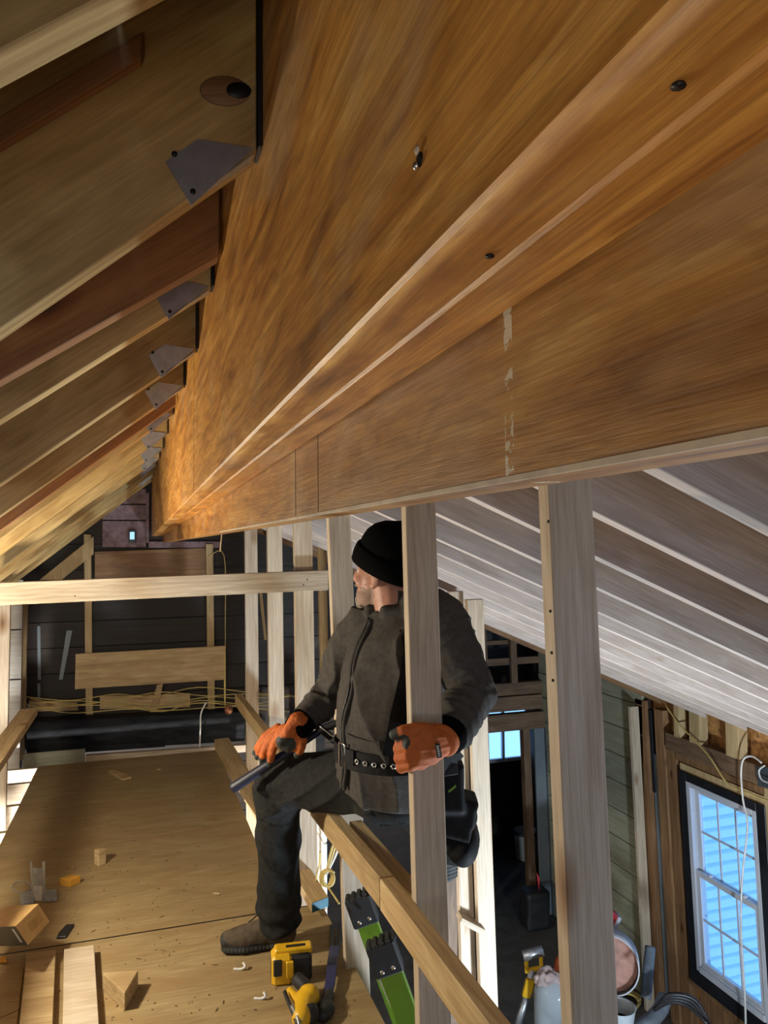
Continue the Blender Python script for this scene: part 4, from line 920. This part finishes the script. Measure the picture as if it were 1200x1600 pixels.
blob('motor_housing', [('tube', [D(481, 1556, .045), D(471, 1590, .04)], [.036, .032], None, 16), ell(D(484, 1556, .05), e1, e2, Vector((0, 0, 1)), .034, .036, .036), ('tube', [D(453, 1548, .04), D(467, 1566, .04)], [.013, .018], None, 10)], 'yellow', dr, .004, 5)
lathe('nose', [(.02, 0), (.033, .006), (.035, .03), (.027, .05), (.014, .056), (.008, .062)], 'graphite', dr, D(479, 1572, .05), CD(.35, -.6, -.7), 18)
tube('belt_clip', [D(445, 1550, .05), D(451, 1566, .055), D(459, 1585, .05), D(465, 1602, .04)], .007, 'graphite', dr, 8)
tube('clip_edge', [D(456, 1572, .06), D(464, 1588, .055), D(468, 1602, .045)], .006, 'steel', dr, 8)
# pry bar
pb = thing('pry_bar', D(520, 1540), 'dark blue flat pry bar with notched claw leaning beside the driver', 'pry bar')
def flat(name, cl, wd, th, mat, par):
    bm = bmesh.new(); rings = []
    cl = [(Vector(p), w0) for p, w0 in cl]
    for i, (p, w0) in enumerate(cl):
        t = (cl[min(i + 1, len(cl) - 1)][0] - cl[max(i - 1, 0)][0]).normalized(); s = (RGT - t * RGT.dot(t)).normalized(); n = s.cross(t)
        rings.append([p + s * w0 / 2 - n * th / 2, p + s * w0 / 2 + n * th / 2, p - s * w0 / 2 + n * th / 2, p - s * w0 / 2 - n * th / 2])
    ring_add(bm, rings); bmesh.ops.recalc_face_normals(bm, faces=bm.faces); bmesh.ops.bevel(bm, geom=[e for e in bm.edges], offset=.0015, segments=1, affect='EDGES')
    return link(name, bm_done(bm, name), mat, par)
flat('bar', [(D(511, 1560, .02), .032), (D(516, 1535, .03), .034), (D(519, 1505, .035), .036), (D(523, 1480, .02), .038)], .036, .010, 'blue_steel', pb)
for sx in (-1, 1): flat('claw_tip', [(D(523 + sx * 4, 1480, .02), .018), (D(524 + sx * 5, 1462, .012), .018), (D(524 + sx * 5.5, 1446, .004), .017)], .018, .007, 'graphite', pb)
blob('hook_end', [ell(D(508, 1576, .022), e1, e2, Vector((0, 0, 1)), .034, .04, .022), ('tube', [D(513, 1556, .02), D(505, 1585, .02)], [.022, .026], None, 12)], 'graphite', pb, .004, 4)
# ladder coming up past the deck edge: two rails with capped ends and rungs
ld = thing('extension_ladder', UX(600, 1500, .85), 'lime green ladder with black ribbed rail caps at the deck edge', 'ladder')
capA, capB = W(552, 1404, 2.68), W(586, 1476, 2.40)
dl = Vector((.33, -.03, -.94)).normalized()
sidev = (capB - capA); sidev = (sidev - dl * sidev.dot(dl)).normalized(); nv = dl.cross(sidev)
if nv.dot(-FWD) < 0: nv = -nv
for cp in (capA, capB):
    cen = cp + dl * .02
    rl = board('ladder_rail', cen + dl * .04 + CD(1, 0, 0) * .02, cen + dl * 2.6 + CD(1, 0, 0) * .02, .075, .028, CD(1, .45, 0), 'green', ld, .003)
    cb = board('rail_cap', cen - dl * .035 + CD(1, 0, 0) * .018, cen + dl * .075 + CD(1, 0, 0) * .018, .095, .05, CD(1, .45, 0), 'rubber', rl, .006)
    sv = CD(1, .45, 0)
    for k in range(5):
        q = cen - dl * .035 + sv * (-.036 + .022 * k) + CD(1, 0, 0) * .018
        board('cap_rib', q + dl * .004, q - dl * .006, .015, .052, sv, 'rubber', rl, .003)
    for k in (-.018, .02):
        lathe('cap_bolt', [(.007, 0), (.007, .004), (.004, .005)], 'steel_b', rl, cen + dl * .045 + sv * k - FWD * .034 + CD(1, 0, 0) * .018, -FWD, 10)
for k in range(1, 8): tube('rung', [capA + dl * .3 * k, capB + dl * .3 * k], .016, 'steel', ld, 8, k=1)
# wood chips, curls and dust
for (px, py, lab) in ((375, 1511, 'curled white shaving on the deck, nearest the boot'), (407, 1557, 'curled white shaving on the deck, in front of the driver')):
    tag(tube('shaving', [D(px - 10, py + 3, .003), D(px + 2, py + 3, .004), D(px + 8, py - 1, .014), D(px + 5, py - 7, .022)], .0048, 'paper', None, 6), lab, 'wood shaving')
bm = bmesh.new()
for i in range(340):
    px, py = random.gauss(random.choice((95, 220, 330, 180, 520)), 70), random.uniform(1200, 1595)
    if px < 20 or px > 620: continue
    p = D(px, py, .0012)
    if not (-.70 < p.x < (.53 if p.y > 3.25 else .70)): continue
    if abs(p.y - 3.24) < .02: continue
    a = random.uniform(0, 6.3); l = random.uniform(.002, .006) if i % 6 else random.uniform(.006, .015); w0 = random.uniform(.0008, .0026); ca, sa = math.cos(a), math.sin(a)
    for x, y in ((-l, 0), (0, -w0), (l, 0), (0, w0)): bm.verts.new(p + Vector((x * ca - y * sa, x * sa + y * ca, random.uniform(-.0006, .0015))))
    bm.verts.ensure_lookup_table(); bm.faces.new(bm.verts[-4:])
r = bmesh.ops.extrude_face_region(bm, geom=bm.faces[:]); bmesh.ops.translate(bm, vec=(0, 0, .0012), verts=[v for v in r['geom'] if isinstance(v, bmesh.types.BMVert)])
dust = link('wood_debris', bm_done(bm, 'debris'), 'dirt'); tag(dust, 'dark wood splinters and sawdust scattered over the deck', 'debris', None, 'stuff')
for i, (px, py, a) in enumerate(((338, 1396, .6), (505, 1420, .5), (440, 1424, .2), (248, 1202, .1))):
    p = D(px, py, .003); dd = Vector((math.cos(a), -math.sin(a) * .6, 0)) * .016
    lab = ('pale wood chip lying on the deck left of the trouser leg', 'pale wood chip lying by the teal painted end', 'wood chip lying between boot and teal painted end', 'pale wood chip near the far end of the deck')[i]
    tag(board('wood_chip', p - dd, p + dd, .006, .004, (0, 0, 1), 'chip', None, .0008), lab, 'wood chip')

# ================================================================== CABLES
def cable(name, pts, r, mat, lab, group=None, n=6): return tag(tube(name, pts, r, mat, None, n, origin=pts[0]), lab, 'cable', group)
rnd = random.Random(3)
for i in range(6):
    y = 1088 + i * 4.4
    pts = [UY(44 + k * 68 + rnd.uniform(-12, 12), y + 5 * math.sin(k * 1.3 + i) + rnd.uniform(-7, 7) - (6 if k > 3 else 0), 6.19 - .014 * i) for k in range(7)]
    cable('yellow_cable', pts, .0036, 'romex', 'yellow electrical cable strung along the foot of the back wall', 'cables along the back wall')
cable('yellow_cable', [UY(352, 1020, 6.15), UY(351, 1060, 6.15), UY(351, 1090, 6.12), UY(352, 1103, 6.1)], .005, 'romex', 'yellow cable hanging straight down to the copper ball')
cable('white_cable', [UY(322, 1098, 6.06), UY(314, 1115, 6.04), UY(313, 1140, 6.03), UY(312, 1168, 6.02)], .006, 'cable_w', 'white cable hanging over the black box beam')
o = lathe('copper_fitting', [(.004, -.034), (.022, -.026), (.033, -.008), (.034, .006), (.024, .026), (.010, .036), (.006, .05)], 'copper', None, UY(357, 1110, 6.08), (0, 0, 1), 18); tag(o, 'round copper fitting on the dark beam under the hanging cable', 'fitting')
cable('yellow_cable', [W(500, 1330, 3.3), W(499, 1350, 3.3), W(493, 1385, 3.3), W(506, 1405, 3.3)], .004, 'romex', 'yellow cable dangling beside the cable bundle below the rail')
cb_ = thing('cable_bundle', W(508, 1372, 3.2), 'knotted bundle of yellow cables hanging below the guard rail', 'cable')
tube('cable_loop', [W(508 + 9 * math.cos(a) + i * .2, 1372 + 13 * math.sin(a) , 3.2 - i * .003) for i, a in enumerate([k * .7 for k in range(36)])], .005, 'romex', cb_, 6, k=2)
for dx in (-4, 0, 5): tube('cable_tail', [W(510, 1366, 3.2), W(520 + dx, 1335, 3.2), W(533 + dx, 1295, 3.2)], .005, 'romex' if dx < 4 else 'cable_w', cb_, 6)
tube('cable_tail', [W(508, 1380, 3.2), W(518, 1394, 3.15), W(530, 1412, 3.1)], .004, 'romex', cb_, 6)
cable('cream_cable', [UX(1040, 1102, 4.44), UX(1060, 1130, 4.44), UX(1105, 1178, 4.42), UX(1135, 1222, 4.42), UX(1165, 1238, 4.42), UX(1230, 1262, 4.42)], .0065, 'romex', 'cream cable sagging from the rafters across the window top')
cable('white_cable', [UX(1190, 1192, 4.40), UX(1176, 1182, 4.40), UX(1162, 1186, 4.40), UX(1158, 1208, 4.40), UX(1161, 1250, 4.38), UX(1168, 1290, 4.36), UX(1160, 1370, 4.36), UX(1158, 1450, 4.36), UX(1164, 1560, 4.36), UX(1166, 1640, 4.36)], .0075, 'cable_w', 'white cable looping down in front of the window')
gp = tag(board('grey_plate', UX(1183, 1212, 4.44), UX(1235, 1222, 4.44), .15, .01, (0, 0, 1), 'plate'), 'dark grey square plate on the header at the right edge', 'plate')
tube('plate_wire', [UX(1195, 1196, 4.40), UX(1186, 1204, 4.40), UX(1190, 1218, 4.40), UX(1204, 1224, 4.40)], .0065, 'cable_w', gp, 6)

# ================================================================== LOWER ROOM THINGS
ZF = -4.30
def FL(px, py, h=0): return UZ(px, py, ZF + h)
p = FL(822, 1340)
bk_ = thing('bucket', p, 'pale plastic bucket behind the black bag in the dark doorway', 'bucket')
lathe('bucket_wall', [(.13, 0), (.135, .01), (.165, .34), (.175, .35), (.175, .37), (.158, .365), (.125, .02)], 'bucket', bk_, p, (0, 0, 1), 28, caps=False)
lathe('bucket_rim', [(.16, .335), (.178, .338), (.180, .372), (.16, .376)], 'graphite', bk_, p, (0, 0, 1), 28, caps=False)
p = FL(833, 1418)
bb = tag(blob('black_bag', [('box', Matrix.Translation(p + Vector((-.20, -.40, .21))) @ Matrix.Diagonal((.28, .22, .41, 1)))], 'rubber', None, .02, 3, fold=lambda q, n: .012 * noise.noise(q * 9)), 'black bag standing in front of the pale bucket', 'bag')
prism('red_mark', [W(838, 1362, 7.25), W(843, 1372, 7.25), W(842, 1392, 7.25)], -FWD * .01, 'red', bb, bev=0)
# yellow support stand with steel roller
ds = 6.2
st = thing('roller_stand', FL(805, 1610), 'yellow and silver roller stand standing on the lower floor', 'tool stand')
tube('leg', [W(800, 1640, ds), W(812, 1590, ds), W(824, 1555, ds)], .030, 'steel', st, 12, k=1)
tube('upper_tube', [W(822, 1560, ds), W(831, 1515, ds)], .024, 'white', st, 10, k=1)
board('clamp', W(822, 1558, ds - .03), W(829, 1530, ds - .03), .075, .05, RGT, 'yellow', st, .01)
for x in (823, 846): board('fork_arm', W(x, 1520, ds), W(x - 1, 1494, ds), .03, .03, RGT, 'yellow', st, .004)
board('fork_base', W(822, 1517, ds), W(847, 1512, ds), .035, .03, UPV, 'yellow', st, .004)
lathe('roller', [(.012, 0), (.042, .002), (.042, .172), (.012, .176)], 'steel', st, W(817, 1494, ds), CD(.96, .2, .1), 18)
# clear jug
jd = 6.0
jg = thing('plastic_jug', FL(860, 1610), 'clear plastic jug full of scraps beside the roller stand', 'jug')
blob('jug_body', [ell(W(868, 1560, jd), RGT, UPV, FWD, .165, .20, .16), ('tube', [W(862, 1550, jd), W(858, 1600, jd)], [.14, .12], None, 18)], 'clear', jg, .012, 6)
blob('crumpled_film', [ell(W(856, 1524, jd - .02), RGT, UPV, FWD, .095, .055, .08), ell(W(845, 1530, jd - .03), RGT, UPV, FWD, .05, .05, .05), ell(W(872, 1530, jd - .02), RGT, UPV, FWD, .06, .04, .06)], 'film', jg, .010, 1, fold=lambda q, n: .022 * noise.noise(q * 22) + .012 * noise.noise(q * 50))
tag(blob('orange_ball', [ell(W(882, 1510, 6.3), RGT, UPV, FWD, .09, .10, .09)], 'orange_p', None, .012, 3), 'round orange container half hidden behind the nearest stud', 'container')
# cut white drum with stained inside, tipped toward the camera
wd_ = 5.9; ax = CD(-.30, .30, -.90); cc = W(955, 1509, wd_)
dm = thing('white_drum', FL(975, 1570), 'tipped white plastic drum with a reddish stained inside', 'drum')
lathe('drum_wall', [(.205, 0), (.215, .0), (.212, -.30), (.17, -.33), (.16, -.32), (.195, -.29)], 'white', dm, cc, ax, 36, caps=False)
lathe('drum_bottom', [(.001, -.105), (.12, -.11), (.20, -.09)], 'rust', dm, cc, ax, 36, caps=False)
rc = thing('red_cup', W(958, 1440, 6.3), 'red and white plastic cup right of the nearest stud', 'cup')
prism('cup_side', [W(945, 1422, 6.3), W(958, 1424, 6.3), W(968, 1434, 6.3), W(958, 1456, 6.3), W(945, 1454, 6.3)], FWD * .10, 'red', rc, bev=.01)
prism('cup_rim', [W(967, 1433, 6.28), W(972, 1436, 6.28), W(963, 1453, 6.28), W(959, 1451, 6.28)], FWD * .08, 'white', rc, bev=.004)
cy = thing('yellow_cord_coil', FL(982, 1560), 'coil of yellow extension cord under the white drum', 'cord')
for i in range(5): tube('cord_loop', [FL(978 + (24 - i) * math.cos(a), 1562 + i * 1.2 + 14 * math.sin(a), .02 + .018 * i) for a in [k * .5236 for k in range(13)]], .010, 'romex', cy, 6, k=2)
tag(tube('grey_pipe', [W(1009, 1560, 5.95), W(1013, 1515, 6.05), W(1016, 1480, 6.15)], .042, 'grey_p', None, 14), 'grey plastic pipe leaning behind the white drum', 'pipe')
tag(tube('grey_pipe', [W(985, 1615, 5.5), W(1010, 1600, 5.5), W(1030, 1580, 5.6), W(1038, 1560, 5.7)], .055, 'grey_p', None, 14), 'curved grey pipe at the foot of the window wall', 'pipe')
sb = thing('small_tub', FL(968, 1620), 'pale blue tub at the bottom edge, below the yellow cord', 'tub')
lathe('tub_wall', [(.09, 0), (.115, .15), (.12, .155), (.108, .15), (.085, .01)], 'bucket', sb, W(968, 1606, 5.4), (0, 0, 1), 24, caps=False)
lathe('tub_bottom', [(.001, .05), (.092, .05)], 'rust', sb, W(968, 1606, 5.4), (0, 0, 1), 24)
hz_ = thing('black_hose', W(1060, 1580, 5.2), 'black hose looped several times over the floor below the window', 'hose')
for i in range(4):
    pts = [W(1022 + 2 * i, 1578 - 2 * i, 5.3), W(1046, 1566 - 4 * i, 5.25), W(1075 + 4 * i, 1572 - 3 * i, 5.2), W(1105 + 3 * i, 1600 + 4 * i, 5.1)]
    tube('hose_loop', pts, .014, 'cable_k', hz_, 6)
